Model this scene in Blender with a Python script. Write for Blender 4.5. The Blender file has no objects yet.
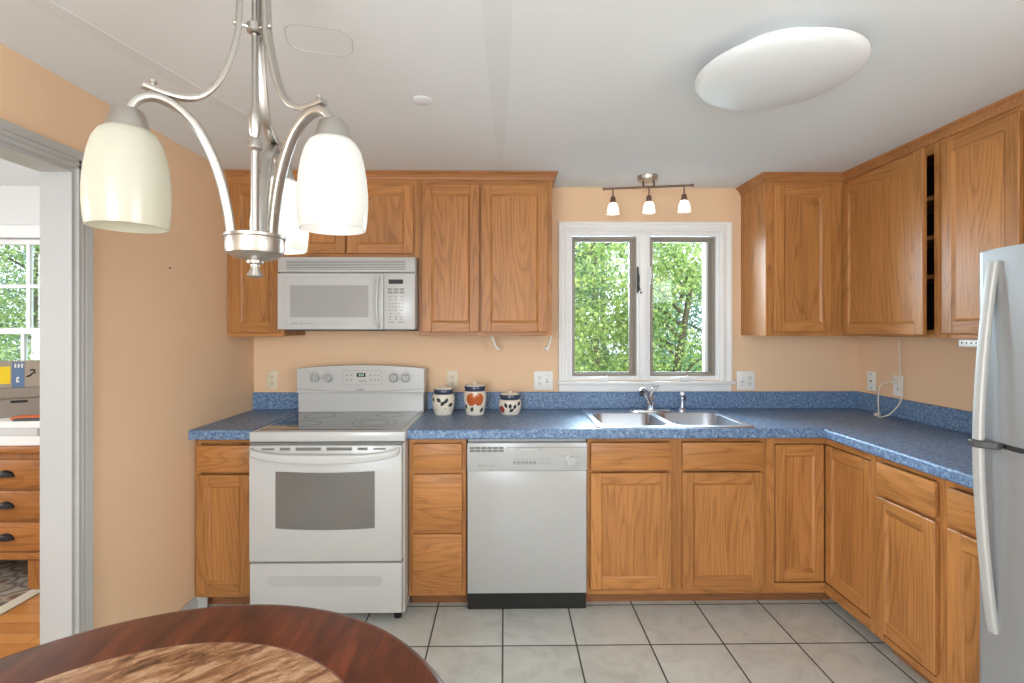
import bpy, bmesh, math, random
import numpy as np
from mathutils import Vector, Matrix
R = math.radians
random.seed(7)
scene = bpy.context.scene
col = scene.collection

# ------------------------------------------------------------------ camera, world, light, exposure
cam_d = bpy.data.cameras.new('camera')
cam = bpy.data.objects.new('camera', cam_d); col.objects.link(cam)
cam.location = (0, 0, 1.41)
cam.rotation_euler = (R(90), 0, -0.0142)
cam_d.sensor_width = 36.0
cam_d.lens = 514 / 1024 * 36
cam_d.shift_y = -13.5 / 1024
cam_d.clip_start = 0.02
scene.camera = cam

vs = scene.view_settings
vs.view_transform = 'Standard'; vs.look = 'None'; vs.gamma = 1; vs.use_curve_mapping = False
vs.exposure = 0.38

world = bpy.data.worlds.new('overcast_sky'); scene.world = world; world.use_nodes = True
wn = world.node_tree.nodes; wl = world.node_tree.links
bg = wn['Background']
bg.inputs['Color'].default_value = (0.86, 0.93, 1.0, 1); bg.inputs['Strength'].default_value = 1.9

def light(name, kind, loc, power, color=(1, 1, 1), rot=(0, 0, 0), size=None, size_y=None, radius=None):
    d = bpy.data.lights.new(name, kind); d.energy = power; d.color = color
    if size is not None:
        d.shape = 'RECTANGLE'; d.size = size; d.size_y = size_y or size
    if radius is not None: d.shadow_soft_size = radius
    o = bpy.data.objects.new(name, d); o.location = loc; o.rotation_euler = rot
    col.objects.link(o); return o

sun = light('sun', 'SUN', (0, -5, 8), 2.0, (1, .97, .9), (R(32), 0, R(14)))
sun.data.angle = R(12)
# two added fill lamps by unseen openings of the dining end, behind the camera
light('dining_rear_fill', 'AREA', (-0.80, -2.05, 1.45), 64, (.84, .93, 1), (R(105), 0, R(-38)), 1.6, 1.4)
light('dining_side_fill', 'AREA', (2.34, -1.0, 1.5), 42, (.86, .93, 1), (R(90), 0, R(90)), 1.5, 1.3)
light('kitchen_window_daylight', 'AREA', (0.87, 4.35, 2.25), 215, (.68, .85, 1), (R(-66), 0, 0), 2.0, 1.5)
light('den_side_fill', 'AREA', (-4.72, 0.75, 1.5), 76, (.93, .97, 1), (R(90), 0, R(-94)), 1.6, 1.3)  # added lamp at an unseen den opening, brightens the right-hand side through the doorway

# ------------------------------------------------------------------ materials
def srgb(r, g, b):
    f = lambda c: (c / 255 / 12.92) if c / 255 <= 0.04045 else ((c / 255 + 0.055) / 1.055) ** 2.4
    return (f(r), f(g), f(b), 1)

class NT:
    def __init__(s, name):
        s.m = bpy.data.materials.new(name); s.m.use_nodes = True
        s.t = s.m.node_tree; s.b = s.t.nodes['Principled BSDF']; s.out = s.t.nodes['Material Output']
    def n(s, typ, **kw):
        nd = s.t.nodes.new(typ)
        for k, v in kw.items():
            if k.startswith('i_'):
                key = k[2:]; key = int(key) if key.isdigit() else key.replace('_', ' ')
                nd.inputs[key].default_value = v
            else: setattr(nd, k, v)
        return nd
    def l(s, a, ao, b, bi): s.t.links.new(a.outputs[ao], b.inputs[bi])
    def math(s, op, a, b=None):
        nd = s.n('ShaderNodeMath', operation=op)
        for i, v in enumerate((a, b)):
            if v is None: continue
            if isinstance(v, (int, float)): nd.inputs[i].default_value = v
            else: s.t.links.new(v, nd.inputs[i])
        return nd.outputs[0]
    def ramp(s, fac, stops):
        nd = s.n('ShaderNodeValToRGB'); e = nd.color_ramp.elements
        while len(e) < len(stops): e.new(0.5)
        for k, (p, c) in enumerate(stops): e[k].position = p; e[k].color = c
        s.t.links.new(fac, nd.inputs[0]); return nd.outputs[0]
    def mix(s, fac, a, b, mode='MIX'):
        nd = s.n('ShaderNodeMix', data_type='RGBA', blend_type=mode)
        for i, v in ((0, fac), (6, a), (7, b)):
            if isinstance(v, (int, float, tuple)): nd.inputs[i].default_value = v
            else: s.t.links.new(v, nd.inputs[i])
        return nd.outputs[2]
    def set(s, **kw):
        for k, v in kw.items(): s.b.inputs[k.replace('_', ' ')].default_value = v
    def bump(s, h, strength=.2, dist=.002):
        nd = s.n('ShaderNodeBump'); nd.inputs['Strength'].default_value = strength; nd.inputs['Distance'].default_value = dist
        s.t.links.new(h, nd.inputs['Height']); s.t.links.new(nd.outputs[0], s.b.inputs['Normal'])

def plain(name, color, rough=.5, metal=0, spec=.5, **kw):
    t = NT(name); t.set(Base_Color=color, Roughness=rough, Metallic=metal); t.set(**{'Specular_IOR_Level': spec})
    tc = t.n('ShaderNodeTexCoord'); ns = t.n('ShaderNodeTexNoise', i_Scale=kw.get('scale', 9.0), i_Detail=3.0)
    t.l(tc, 'Object', ns, 'Vector')
    v = kw.get('var', .05)
    c2 = tuple(x * (1 - v) for x in color[:3]) + (1,)
    t.t.links.new(t.mix(ns.outputs[0], color, c2), t.b.inputs['Base Color'])
    return t.m

def oak(name, axis, light_c, dark_c, rough=.38):
    t = NT(name)
    tc = t.n('ShaderNodeTexCoord'); oi = t.n('ShaderNodeObjectInfo')
    add = t.n('ShaderNodeVectorMath', operation='ADD')
    sc = t.n('ShaderNodeVectorMath', operation='SCALE'); sc.inputs[0].default_value = (13.1, 7.7, 5.3)
    t.l(oi, 'Random', sc, 'Scale'); t.l(tc, 'Object', add, 0); t.l(sc, 0, add, 1)
    k = {'X': 0, 'Y': 1, 'Z': 2}[axis]
    def mapped(a, b):
        mp = t.n('ShaderNodeMapping'); v = [a, a, a]; v[k] = b; mp.inputs['Scale'].default_value = v
        t.l(add, 0, mp, 'Vector'); return mp
    n1 = t.n('ShaderNodeTexNoise', i_Scale=1.0, i_Detail=1.5, i_Roughness=.45); t.l(mapped(6.5, .72), 0, n1, 'Vector')
    rings = t.math('FRACT', t.math('MULTIPLY', n1.outputs[0], 20.0))
    rr = t.ramp(rings, [(0, (1, 1, 1, 1)), (.12, (.15, .15, .15, 1)), (.55, (.0, .0, .0, 1)), (1, (.85, .85, .85, 1))])
    n2 = t.n('ShaderNodeTexNoise', i_Scale=1.0, i_Detail=4.0, i_Roughness=.65); t.l(mapped(190.0, 4.5), 0, n2, 'Vector')
    n3 = t.n('ShaderNodeTexNoise', i_Scale=1.0, i_Detail=2.0); t.l(mapped(9.0, .8), 0, n3, 'Vector')
    pores = t.ramp(n2.outputs[0], [(.38, (1, 1, 1, 1)), (.62, (0, 0, 0, 1))])
    mask = t.math('MULTIPLY', rr, t.math('ADD', t.math('MULTIPLY', pores, .55), .25))
    c = t.mix(t.math('MULTIPLY', mask, .78), light_c, dark_c)
    c = t.mix(t.math('MULTIPLY', pores, .22), c, dark_c)
    tone = t.ramp(n3.outputs[0], [(.3, (.86, .83, .80, 1)), (.7, (1.08, 1.07, 1.05, 1))])
    c = t.mix(1.0, c, tone, 'MULTIPLY')
    hs = t.n('ShaderNodeHueSaturation')
    t.t.links.new(t.math('ADD', t.math('MULTIPLY', oi.outputs['Random'], .16), .92), hs.inputs['Value'])
    t.t.links.new(c, hs.inputs['Color']); t.l(hs, 0, t.b, 'Base Color')
    t.set(Roughness=rough, Specular_IOR_Level=.4)
    t.bump(n2.outputs[0], .06, .001)
    return t.m

OL, OD = srgb(190, 132, 76), srgb(114, 68, 32)
oak_v = oak('oak_upright_grain', 'Z', OL, OD)
oak_h = oak('oak_level_grain', 'X', OL, OD)
oak_d = oak('oak_depth_grain', 'Y', OL, OD)
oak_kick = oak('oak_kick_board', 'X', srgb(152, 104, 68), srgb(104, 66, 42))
oak_edge = oak('oak_moulding', 'X', srgb(186, 128, 78), srgb(126, 78, 42), .4)
honey_h = oak('honey_oak_level_grain', 'X', srgb(172, 112, 56), srgb(104, 60, 26), .35)
honey_v = oak('honey_oak_upright_grain', 'Z', srgb(172, 112, 56), srgb(104, 60, 26), .35)
plank = oak('oak_floor_plank', 'X', srgb(214, 150, 84), srgb(160, 96, 46), .3)
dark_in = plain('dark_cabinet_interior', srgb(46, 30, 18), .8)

def wallpaint(name, c, rough=.75):
    t = NT(name); tc = t.n('ShaderNodeTexCoord')
    ns = t.n('ShaderNodeTexNoise', i_Scale=2.5, i_Detail=4.0); t.l(tc, 'Object', ns, 'Vector')
    fine = t.n('ShaderNodeTexNoise', i_Scale=160.0, i_Detail=2.0); t.l(tc, 'Object', fine, 'Vector')
    c2 = tuple(x * .95 for x in c[:3]) + (1,)
    t.t.links.new(t.mix(ns.outputs[0], c, c2), t.b.inputs['Base Color'])
    t.set(Roughness=rough, Specular_IOR_Level=.25); t.bump(fine.outputs[0], .05, .001); return t.m

peach = wallpaint('peach_wall_paint', srgb(238, 204, 168))
denpaint = wallpaint('pale_grey_wall_paint', srgb(226, 226, 224))
ceilpaint = wallpaint('white_ceiling_paint', srgb(234, 238, 240), .85)
ceilpatch = wallpaint('ceiling_patch_paint', srgb(229, 233, 234), .7)
ceilpatch_edge = wallpaint('ceiling_patch_rim', srgb(206, 208, 207), .7)
trimwhite = plain('white_gloss_trim', srgb(236, 236, 234), .35, var=.02)
vinylwhite = plain('white_window_vinyl', srgb(240, 241, 241), .3, var=.02)
doortrim = plain('grey_white_door_trim', srgb(180, 180, 177), .4, var=.02)
taupe = plain('taupe_screen_frame', srgb(150, 142, 130), .45)
appliance = plain('white_appliance_enamel', srgb(200, 201, 199), .22, var=.02)
dishwasher_white = plain('white_dishwasher_enamel', srgb(178, 179, 178), .22, var=.02)
appliance2 = plain('off_white_appliance_plastic', srgb(188, 189, 187), .35, var=.02)
seam_grey = plain('grey_plastic_seam', srgb(120, 120, 118), .5)
ventgrey = plain('grey_vent_slots', srgb(118, 118, 114), .6)
printgrey = plain('grey_printing', srgb(150, 150, 148), .6)
printdark = plain('dark_printing', srgb(70, 70, 72), .6)
black = plain('black_plastic', srgb(18, 18, 18), .45)
blackmatte = plain('black_kick_plate', srgb(24, 24, 23), .6)
rubber = plain('black_rubber', srgb(20, 20, 20), .8)
nickel = plain('brushed_nickel', srgb(196, 192, 186), .34, 1.0)
bronze = plain('brown_nickel', srgb(128, 104, 92), .4, .9)
chrome = plain('chrome', srgb(226, 228, 232), .09, 1.0)
steel = plain('stainless_steel', srgb(204, 212, 223), .3, 1.0)
silver = plain('silver_fridge_paint', srgb(160, 161, 162), .4, .45)
silverh = plain('pale_silver_handle', srgb(184, 183, 179), .45, .3)
darkgrey = plain('dark_grey_plastic', srgb(66, 66, 66), .45)
outletwhite = plain('white_outlet_plastic', srgb(238, 238, 234), .35, var=.02)
ivory = plain('ivory_outlet_plastic', srgb(226, 214, 188), .4, var=.02)
slotdark = plain('outlet_slot', srgb(50, 48, 46), .6)
cordwhite = plain('cream_cord', srgb(232, 222, 206), .5)
clearish = plain('milky_plastic', srgb(222, 214, 202), .3)
ceramic = plain('cream_glazed_ceramic', srgb(232, 224, 208), .18, var=.04)
navy = plain('navy_glaze', srgb(58, 68, 92), .2)
fruit = plain('orange_fruit_glaze', srgb(206, 104, 52), .22, var=.25, scale=40)
redglaze = plain('brick_red_glaze', srgb(170, 82, 66), .22, var=.2, scale=40)
leafglaze = plain('dark_leaf_glaze', srgb(62, 64, 60), .22)
cardboard = plain('grey_brown_cardboard', srgb(168, 154, 138), .8)
tapeblue = plain('blue_packing_tape', srgb(98, 124, 158), .4)
yellowlabel = plain('yellow_label', srgb(240, 208, 30), .6)
blackink = plain('black_ink', srgb(24, 24, 26), .6)
bingrey = plain('taupe_storage_bin', srgb(146, 136, 124), .7)
paper = plain('white_paper', srgb(232, 230, 226), .8)
papergrey = plain('grey_paper', srgb(196, 194, 190), .8)
orange = plain('orange_cover', srgb(222, 112, 62), .6)
ringmark = plain('cooktop_ring_print', srgb(84, 84, 82), .25)
whiteglow = None

def ceramicglass():
    t = NT('black_ceramic_glass'); t.set(Base_Color=srgb(30, 30, 30), Roughness=.07, Specular_IOR_Level=.6, Coat_Weight=.5, Coat_Roughness=.04); return t.m
cookglass = ceramicglass()
def ovenglass_():
    t = NT('oven_window_glass'); tc = t.n('ShaderNodeTexCoord'); ns = t.n('ShaderNodeTexNoise', i_Scale=3.0, i_Detail=3.0); t.l(tc, 'Object', ns, 'Vector')
    t.t.links.new(t.mix(ns.outputs[0], srgb(104, 103, 99), srgb(128, 126, 121)), t.b.inputs['Base Color'])
    t.set(Roughness=.12, Specular_IOR_Level=.5); return t.m
ovenglass = ovenglass_()
def mwglass_():
    t = NT('microwave_window_mesh'); tc = t.n('ShaderNodeTexCoord'); vo = t.n('ShaderNodeTexVoronoi', i_Scale=420.0); t.l(tc, 'Object', vo, 'Vector')
    t.t.links.new(t.mix(vo.outputs[0], srgb(140, 140, 138), srgb(176, 176, 173)), t.b.inputs['Base Color'])
    t.set(Roughness=.2); return t.m
mwglass = mwglass_()
def emissive(name, c, s):
    t = NT(name); t.set(Base_Color=(.9, .9, .9, 1), Emission_Color=c, Emission_Strength=s); return t.m
display = emissive('green_display_digits', srgb(110, 210, 120), .9)

def shade_glass(name, c, trans):
    t = NT(name); n = t.t.nodes
    tl = t.n('ShaderNodeBsdfTranslucent'); tl.inputs['Color'].default_value = c
    df = t.n('ShaderNodeBsdfDiffuse'); df.inputs['Color'].default_value = c
    gl = t.n('ShaderNodeBsdfGlossy'); gl.inputs['Roughness'].default_value = .25
    tp = t.n('ShaderNodeBsdfTransparent'); tp.inputs['Color'].default_value = c
    m0 = t.n('ShaderNodeMixShader'); m0.inputs[0].default_value = .12; t.l(tl, 0, m0, 1); t.l(tp, 0, m0, 2)
    m1 = t.n('ShaderNodeMixShader'); m1.inputs[0].default_value = trans; t.l(df, 0, m1, 1); t.l(m0, 0, m1, 2)
    m2 = t.n('ShaderNodeMixShader'); m2.inputs[0].default_value = .05; t.l(m1, 0, m2, 1); t.l(gl, 0, m2, 2)
    t.l(m2, 0, t.out, 'Surface'); return t.m
shade_cream = shade_glass('cream_frosted_glass', srgb(226, 224, 210), .5)
shade_white = shade_glass('white_frosted_glass', srgb(228, 228, 225), .55)
dome_glass = plain('white_dome_glass', srgb(220, 223, 224), .45, var=.03, scale=3)
def pane_glass():
    t = NT('window_glass')
    tp = t.n('ShaderNodeBsdfTransparent'); tp.inputs['Color'].default_value = (.97, .99, .98, 1)
    gl = t.n('ShaderNodeBsdfGlossy'); gl.inputs['Roughness'].default_value = .02
    fr = t.n('ShaderNodeFresnel'); fr.inputs['IOR'].default_value = 1.3
    mx = t.n('ShaderNodeMixShader'); t.l(fr, 0, mx, 0); t.l(tp, 0, mx, 1); t.l(gl, 0, mx, 2)
    t.l(mx, 0, t.out, 'Surface'); return t.m
glass = pane_glass()

def counter_mat():
    t = NT('blue_speckled_laminate'); tc = t.n('ShaderNodeTexCoord')
    n1 = t.n('ShaderNodeTexNoise', i_Scale=75.0, i_Detail=3.0, i_Roughness=.7); t.l(tc, 'Object', n1, 'Vector')
    n2 = t.n('ShaderNodeTexNoise', i_Scale=210.0, i_Detail=2.0, i_Roughness=.7); t.l(tc, 'Object', n2, 'Vector')
    c = t.ramp(n1.outputs[0], [(.32, srgb(46, 68, 104)), (.45, srgb(78, 112, 158)), (.56, srgb(112, 150, 192)), (.68, srgb(172, 194, 216))])
    d = t.ramp(n2.outputs[0], [(.36, srgb(46, 56, 76)), (.5, srgb(94, 122, 154)), (.64, srgb(186, 198, 208))])
    t.t.links.new(t.mix(.4, c, d), t.b.inputs['Base Color'])
    t.set(Roughness=.37, Specular_IOR_Level=.5); return t.m
laminate = counter_mat()

TP, TX, TY = 0.329, -0.009, 2.28
def tile_mat():
    t = NT('grey_ceramic_tile'); tc = t.n('ShaderNodeTexCoord'); sp = t.n('ShaderNodeSeparateXYZ'); t.l(tc, 'Object', sp, 0)
    u = t.math('DIVIDE', t.math('SUBTRACT', sp.outputs[0], TX), TP); v = t.math('DIVIDE', t.math('SUBTRACT', sp.outputs[1], TY), TP)
    def edge(x):
        f = t.math('FRACT', x); return t.math('MINIMUM', f, t.math('SUBTRACT', 1.0, f))
    e = t.math('MINIMUM', edge(u), edge(v))
    grout = t.math('LESS_THAN', e, .0115)
    cv = t.n('ShaderNodeCombineXYZ'); t.t.links.new(t.math('FLOOR', u), cv.inputs[0]); t.t.links.new(t.math('FLOOR', v), cv.inputs[1])
    wn_ = t.n('ShaderNodeTexWhiteNoise'); t.l(cv, 0, wn_, 0)
    off = t.n('ShaderNodeVectorMath', operation='SCALE'); t.l(wn_, 'Color', off, 0); off.inputs['Scale'].default_value = 9
    ad = t.n('ShaderNodeVectorMath', operation='ADD'); t.l(tc, 'Object', ad, 0); t.l(off, 0, ad, 1)
    ns = t.n('ShaderNodeTexNoise', i_Scale=7.0, i_Detail=6.0, i_Roughness=.65, i_Distortion=.8); t.l(ad, 0, ns, 'Vector')
    c = t.ramp(ns.outputs[0], [(.32, srgb(184, 186, 179)), (.5, srgb(200, 202, 195)), (.7, srgb(208, 210, 204))])
    hs = t.n('ShaderNodeHueSaturation'); t.t.links.new(c, hs.inputs['Color'])
    t.t.links.new(t.math('ADD', t.math('MULTIPLY', wn_.outputs[0], .06), .97), hs.inputs['Value'])
    c = t.mix(grout, hs.outputs[0], srgb(78, 76, 70))
    t.t.links.new(c, t.b.inputs['Base Color'])
    t.t.links.new(t.math('ADD', t.math('MULTIPLY', grout, .5), .3), t.b.inputs['Roughness'])
    h = t.math('MINIMUM', t.math('MULTIPLY', e, 40.0), 1.0); t.bump(h, .35, .002)
    return t.m
tile = tile_mat()

def mahogany():
    t = NT('dark_mahogany_veneer'); tc = t.n('ShaderNodeTexCoord'); sp = t.n('ShaderNodeSeparateXYZ'); t.l(tc, 'Object', sp, 0)
    ang = t.math('ARCTAN2', sp.outputs[1], sp.outputs[0]); seg = t.math('FLOOR', t.math('MULTIPLY', ang, 16 / (2 * math.pi)))
    wn_ = t.n('ShaderNodeTexWhiteNoise', noise_dimensions='1D'); t.t.links.new(seg, wn_.inputs['W'])
    mp = t.n('ShaderNodeMapping'); mp.inputs['Scale'].default_value = (22, 5, 5); mp.inputs['Rotation'].default_value = (0, 0, .7); t.l(tc, 'Object', mp, 0)
    ns = t.n('ShaderNodeTexNoise', i_Scale=1.0, i_Detail=5.0, i_Roughness=.6, i_Distortion=1.0); t.l(mp, 0, ns, 'Vector')
    c = t.ramp(ns.outputs[0], [(.3, srgb(62, 28, 16)), (.5, srgb(92, 44, 26)), (.7, srgb(122, 60, 34))])
    hs = t.n('ShaderNodeHueSaturation'); t.t.links.new(c, hs.inputs['Color'])
    t.t.links.new(t.math('ADD', t.math('MULTIPLY', wn_.outputs[0], .35), .8), hs.inputs['Value'])
    t.l(hs, 0, t.b, 'Base Color'); t.set(Roughness=.33, Specular_IOR_Level=.5); return t.m
mahog = mahogany()
def inlay_mat():
    t = NT('tan_stone_inlay'); tc = t.n('ShaderNodeTexCoord'); mp = t.n('ShaderNodeMapping')
    mp.inputs['Scale'].default_value = (6, 22, 12); m0_ = t.n('ShaderNodeMapping'); m0_.inputs['Rotation'].default_value = (0, 0, R(-41)); t.l(tc, 'Object', m0_, 0); t.l(m0_, 0, mp, 0)
    ns = t.n('ShaderNodeTexNoise', i_Scale=1.7, i_Detail=9.0, i_Roughness=.78, i_Distortion=.5); t.l(mp, 0, ns, 'Vector')
    c = t.ramp(ns.outputs[0], [(.36, srgb(70, 44, 30)), (.45, srgb(134, 90, 60)), (.52, srgb(168, 122, 86)), (.58, srgb(200, 164, 130)), (.66, srgb(150, 102, 68))])
    t.t.links.new(c, t.b.inputs['Base Color']); t.set(Roughness=.35); t.bump(ns.outputs[0], .12, .002); return t.m
inlay = inlay_mat()
def rug_mat():
    t = NT('patterned_rug_pile'); tc = t.n('ShaderNodeTexCoord'); vo = t.n('ShaderNodeTexVoronoi', i_Scale=9.0); t.l(tc, 'Object', vo, 'Vector')
    ns = t.n('ShaderNodeTexNoise', i_Scale=14.0, i_Detail=3.0); t.l(tc, 'Object', ns, 'Vector')
    c = t.ramp(vo.outputs['Distance'], [(.2, srgb(120, 84, 66)), (.4, srgb(176, 160, 138)), (.55, srgb(92, 86, 84)), (.75, srgb(186, 172, 150))])
    c = t.mix(t.math('MULTIPLY', ns.outputs[0], .5), c, srgb(110, 92, 80)); t.t.links.new(c, t.b.inputs['Base Color']); t.set(Roughness=.95); return t.m
rugm = rug_mat()
rugedge = plain('cream_rug_border', srgb(206, 194, 172), .95)
def leaf_mat(name, a, b, c3):
    t = NT(name); g = t.n('ShaderNodeNewGeometry')
    c = t.ramp(g.outputs['Random Per Island'], [(0, a), (.5, b), (1, c3)])
    df = t.n('ShaderNodeBsdfDiffuse'); tl = t.n('ShaderNodeBsdfTranslucent'); t.t.links.new(c, df.inputs[0]); t.t.links.new(c, tl.inputs[0])
    mx = t.n('ShaderNodeMixShader'); mx.inputs[0].default_value = .4; t.l(df, 0, mx, 1); t.l(tl, 0, mx, 2); t.l(mx, 0, t.out, 'Surface'); return t.m
leaf_a = leaf_mat('yellow_green_leaves', srgb(112, 146, 88), srgb(158, 188, 118), srgb(206, 220, 158))
leaf_b = leaf_mat('mid_green_leaves', srgb(84, 122, 88), srgb(128, 164, 118), srgb(178, 202, 152))
leaf_c = leaf_mat('blue_green_leaves', srgb(78, 116, 104), srgb(122, 160, 142), srgb(176, 204, 184))
bark = plain('grey_bark', srgb(112, 104, 92), .9, scale=20, var=.4)
lawn = plain('lawn_grass', srgb(104, 140, 74), .95, scale=6, var=.4)

# ------------------------------------------------------------------ mesh helpers
class MB:
    def __init__(s, mats): s.bm = bmesh.new(); s.mats = mats if isinstance(mats, (list, tuple)) else [mats]
    def _mark(s, faces, mi, smooth):
        for f in faces: f.material_index = mi; f.smooth = smooth
    def box(s, x0, x1, y0, y1, z0, z1, mi=0, bev=0.0, seg=1, M=None):
        n = set(s.bm.faces)
        vs_ = [s.bm.verts.new(p) for p in ((x0, y0, z0), (x1, y0, z0), (x1, y1, z0), (x0, y1, z0), (x0, y0, z1), (x1, y0, z1), (x1, y1, z1), (x0, y1, z1))]
        fs = [s.bm.faces.new([vs_[i] for i in q]) for q in ((0, 3, 2, 1), (4, 5, 6, 7), (0, 1, 5, 4), (1, 2, 6, 5), (2, 3, 7, 6), (3, 0, 4, 7))]
        if bev > 0:
            ed = list({e for f in fs for e in f.edges})
            bmesh.ops.bevel(s.bm, geom=ed, offset=bev, segments=seg, affect='EDGES', profile=.5)
        new = [f for f in s.bm.faces if f not in n]
        if M is not None:
            vv = {v for f in new for v in f.verts}
            for v in vv: v.co = M @ v.co
        s._mark(new, mi, bev > 0 and seg > 1); return s
    def lathe(s, prof, mi=0, seg=32, c=(0, 0, 0), M=None, smooth=True):
        n = set(s.bm.faces); rings = []
        for r, z in prof:
            if r < 1e-6: rings.append([s.bm.verts.new((c[0], c[1], c[2] + z))])
            else: rings.append([s.bm.verts.new((c[0] + r * math.cos(2 * math.pi * k / seg), c[1] + r * math.sin(2 * math.pi * k / seg), c[2] + z)) for k in range(seg)])
        for a, b in zip(rings, rings[1:]):
            for k in range(seg):
                q = [a[k % len(a)], a[(k + 1) % len(a)], b[(k + 1) % len(b)], b[k % len(b)]]
                q = list(dict.fromkeys(q))
                if len(q) >= 3:
                    try: s.bm.faces.new(q)
                    except ValueError: pass
        new = [f for f in s.bm.faces if f not in n]
        if M is not None:
            for v in {v for f in new for v in f.verts}: v.co = M @ v.co
        s._mark(new, mi, smooth); return s
    def sweep(s, pts, shape, mi=0, up=(0, 0, 1), cap=True, smooth=True, closed=False):
        """sweep a closed 2-D outline (a along side, b along up-ish) along points; shape may be a function of t"""
        pts = [Vector(p) for p in pts]; n = set(s.bm.faces); rings = []; up = Vector(up)
        N = len(pts)
        for i, p in enumerate(pts):
            if closed: tg = pts[(i + 1) % N] - pts[i - 1]
            else: tg = pts[min(i + 1, N - 1)] - pts[max(i - 1, 0)]
            tg.normalize(); side = tg.cross(up)
            if side.length < 1e-4: side = tg.cross(Vector((1, 0, 0)))
            side.normalize(); u = side.cross(tg).normalized()
            sh = shape(i / (N - 1)) if callable(shape) else shape
            rings.append([s.bm.verts.new(p + side * a + u * b) for a, b in sh])
        m = len(rings[0])
        pairs = list(zip(rings, rings[1:])) + ([(rings[-1], rings[0])] if closed else [])
        for a, b in pairs:
            for k in range(m): s.bm.faces.new((a[k], a[(k + 1) % m], b[(k + 1) % m], b[k]))
        if cap and not closed: s.bm.faces.new(rings[0][::-1]); s.bm.faces.new(rings[-1])
        s._mark([f for f in s.bm.faces if f not in n], mi, smooth); return s
    def tube(s, pts, r, mi=0, seg=10, up=(0, 0, 1), closed=False):
        f = (lambda t: circ(r(t), seg)) if callable(r) else circ(r, seg)
        return s.sweep(pts, f, mi, up, closed=closed)
    def prism(s, poly, z0, z1, mi=0, M=None, bev=0.0, seg=1):
        """poly in xy extruded over z"""
        n = set(s.bm.faces)
        a = [s.bm.verts.new((x, y, z0)) for x, y in poly]; b = [s.bm.verts.new((x, y, z1)) for x, y in poly]
        k = len(poly); fs = [s.bm.faces.new(a[::-1]), s.bm.faces.new(b)]
        for i in range(k): fs.append(s.bm.faces.new((a[i], a[(i + 1) % k], b[(i + 1) % k], b[i])))
        if bev: bmesh.ops.bevel(s.bm, geom=list({e for f in fs for e in f.edges}), offset=bev, segments=seg, affect='EDGES', profile=.5)
        new = [f for f in s.bm.faces if f not in n]
        if M is not None:
            for v in {v for f in new for v in f.verts}: v.co = M @ v.co
        s._mark(new, mi, False); return s
    def quad(s, pts, mi=0, smooth=False):
        f = s.bm.faces.new([s.bm.verts.new(p) for p in pts]); f.material_index = mi; f.smooth = smooth; return s
    def build(s, name, parent=None, loc=None, rot=None, recalc=True, sharp=38):
        if recalc: bmesh.ops.recalc_face_normals(s.bm, faces=s.bm.faces)
        if sharp:
            for e in s.bm.edges:
                if len(e.link_faces) == 2 and e.calc_face_angle(0) > R(sharp): e.smooth = False
        me = bpy.data.meshes.new(name); s.bm.to_mesh(me); s.bm.free()
        for m in s.mats: me.materials.append(m)
        o = bpy.data.objects.new(name, me); col.objects.link(o)
        if parent: o.parent = parent
        if loc is not None: o.location = loc
        if rot is not None: o.rotation_euler = rot
        return o

def circ(r, seg=10): return [(r * math.cos(2 * math.pi * k / seg), r * math.sin(2 * math.pi * k / seg)) for k in range(seg)]
def rrect(w, h, r, seg=3):
    p = []
    for cx, cy, a0 in ((w / 2 - r, h / 2 - r, 0), (-w / 2 + r, h / 2 - r, 90), (-w / 2 + r, -h / 2 + r, 180), (w / 2 - r, -h / 2 + r, 270)):
        for k in range(seg + 1): a = R(a0 + 90 * k / seg); p.append((cx + r * math.cos(a), cy + r * math.sin(a)))
    return p
def smooth_path(pts, n=8):
    P = [Vector(p) for p in pts]; P = [2 * P[0] - P[1]] + P + [2 * P[-1] - P[-2]]; out = []
    for i in range(1, len(P) - 2):
        a, b, c, d = P[i - 1:i + 3]
        for k in range(n):
            t = k / n
            out.append(.5 * ((2 * b) + (c - a) * t + (2 * a - 5 * b + 4 * c - d) * t * t + (3 * b - a - 3 * c + d) * t ** 3))
    out.append(P[-2]); return out

def tag(o, label, cat, group=None):
    o['label'] = label; o['category'] = cat
    if group: o['group'] = group
    return o
def thing(name, loc, label, cat, group=None, rz=0.0):
    o = bpy.data.objects.new(name, None); o.location = loc; o.rotation_euler = (0, 0, rz); col.objects.link(o)
    o.empty_display_size = .05
    return tag(o, label, cat, group)
def struct(o): o['kind'] = 'structure'; return o
def sroot(name, loc=(0, 0, 0)):
    o = bpy.data.objects.new(name, None); o.location = loc; col.objects.link(o); return struct(o)
def copy_tree(o, parent=None):
    c = o.copy(); col.objects.link(c)
    if parent: c.parent = parent
    for ch in list(o.children): copy_tree(ch, c)
    return c

FACE_Y = Matrix.Rotation(R(90), 4, 'X')   # xy outline stands up facing -y; its z becomes -y

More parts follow.
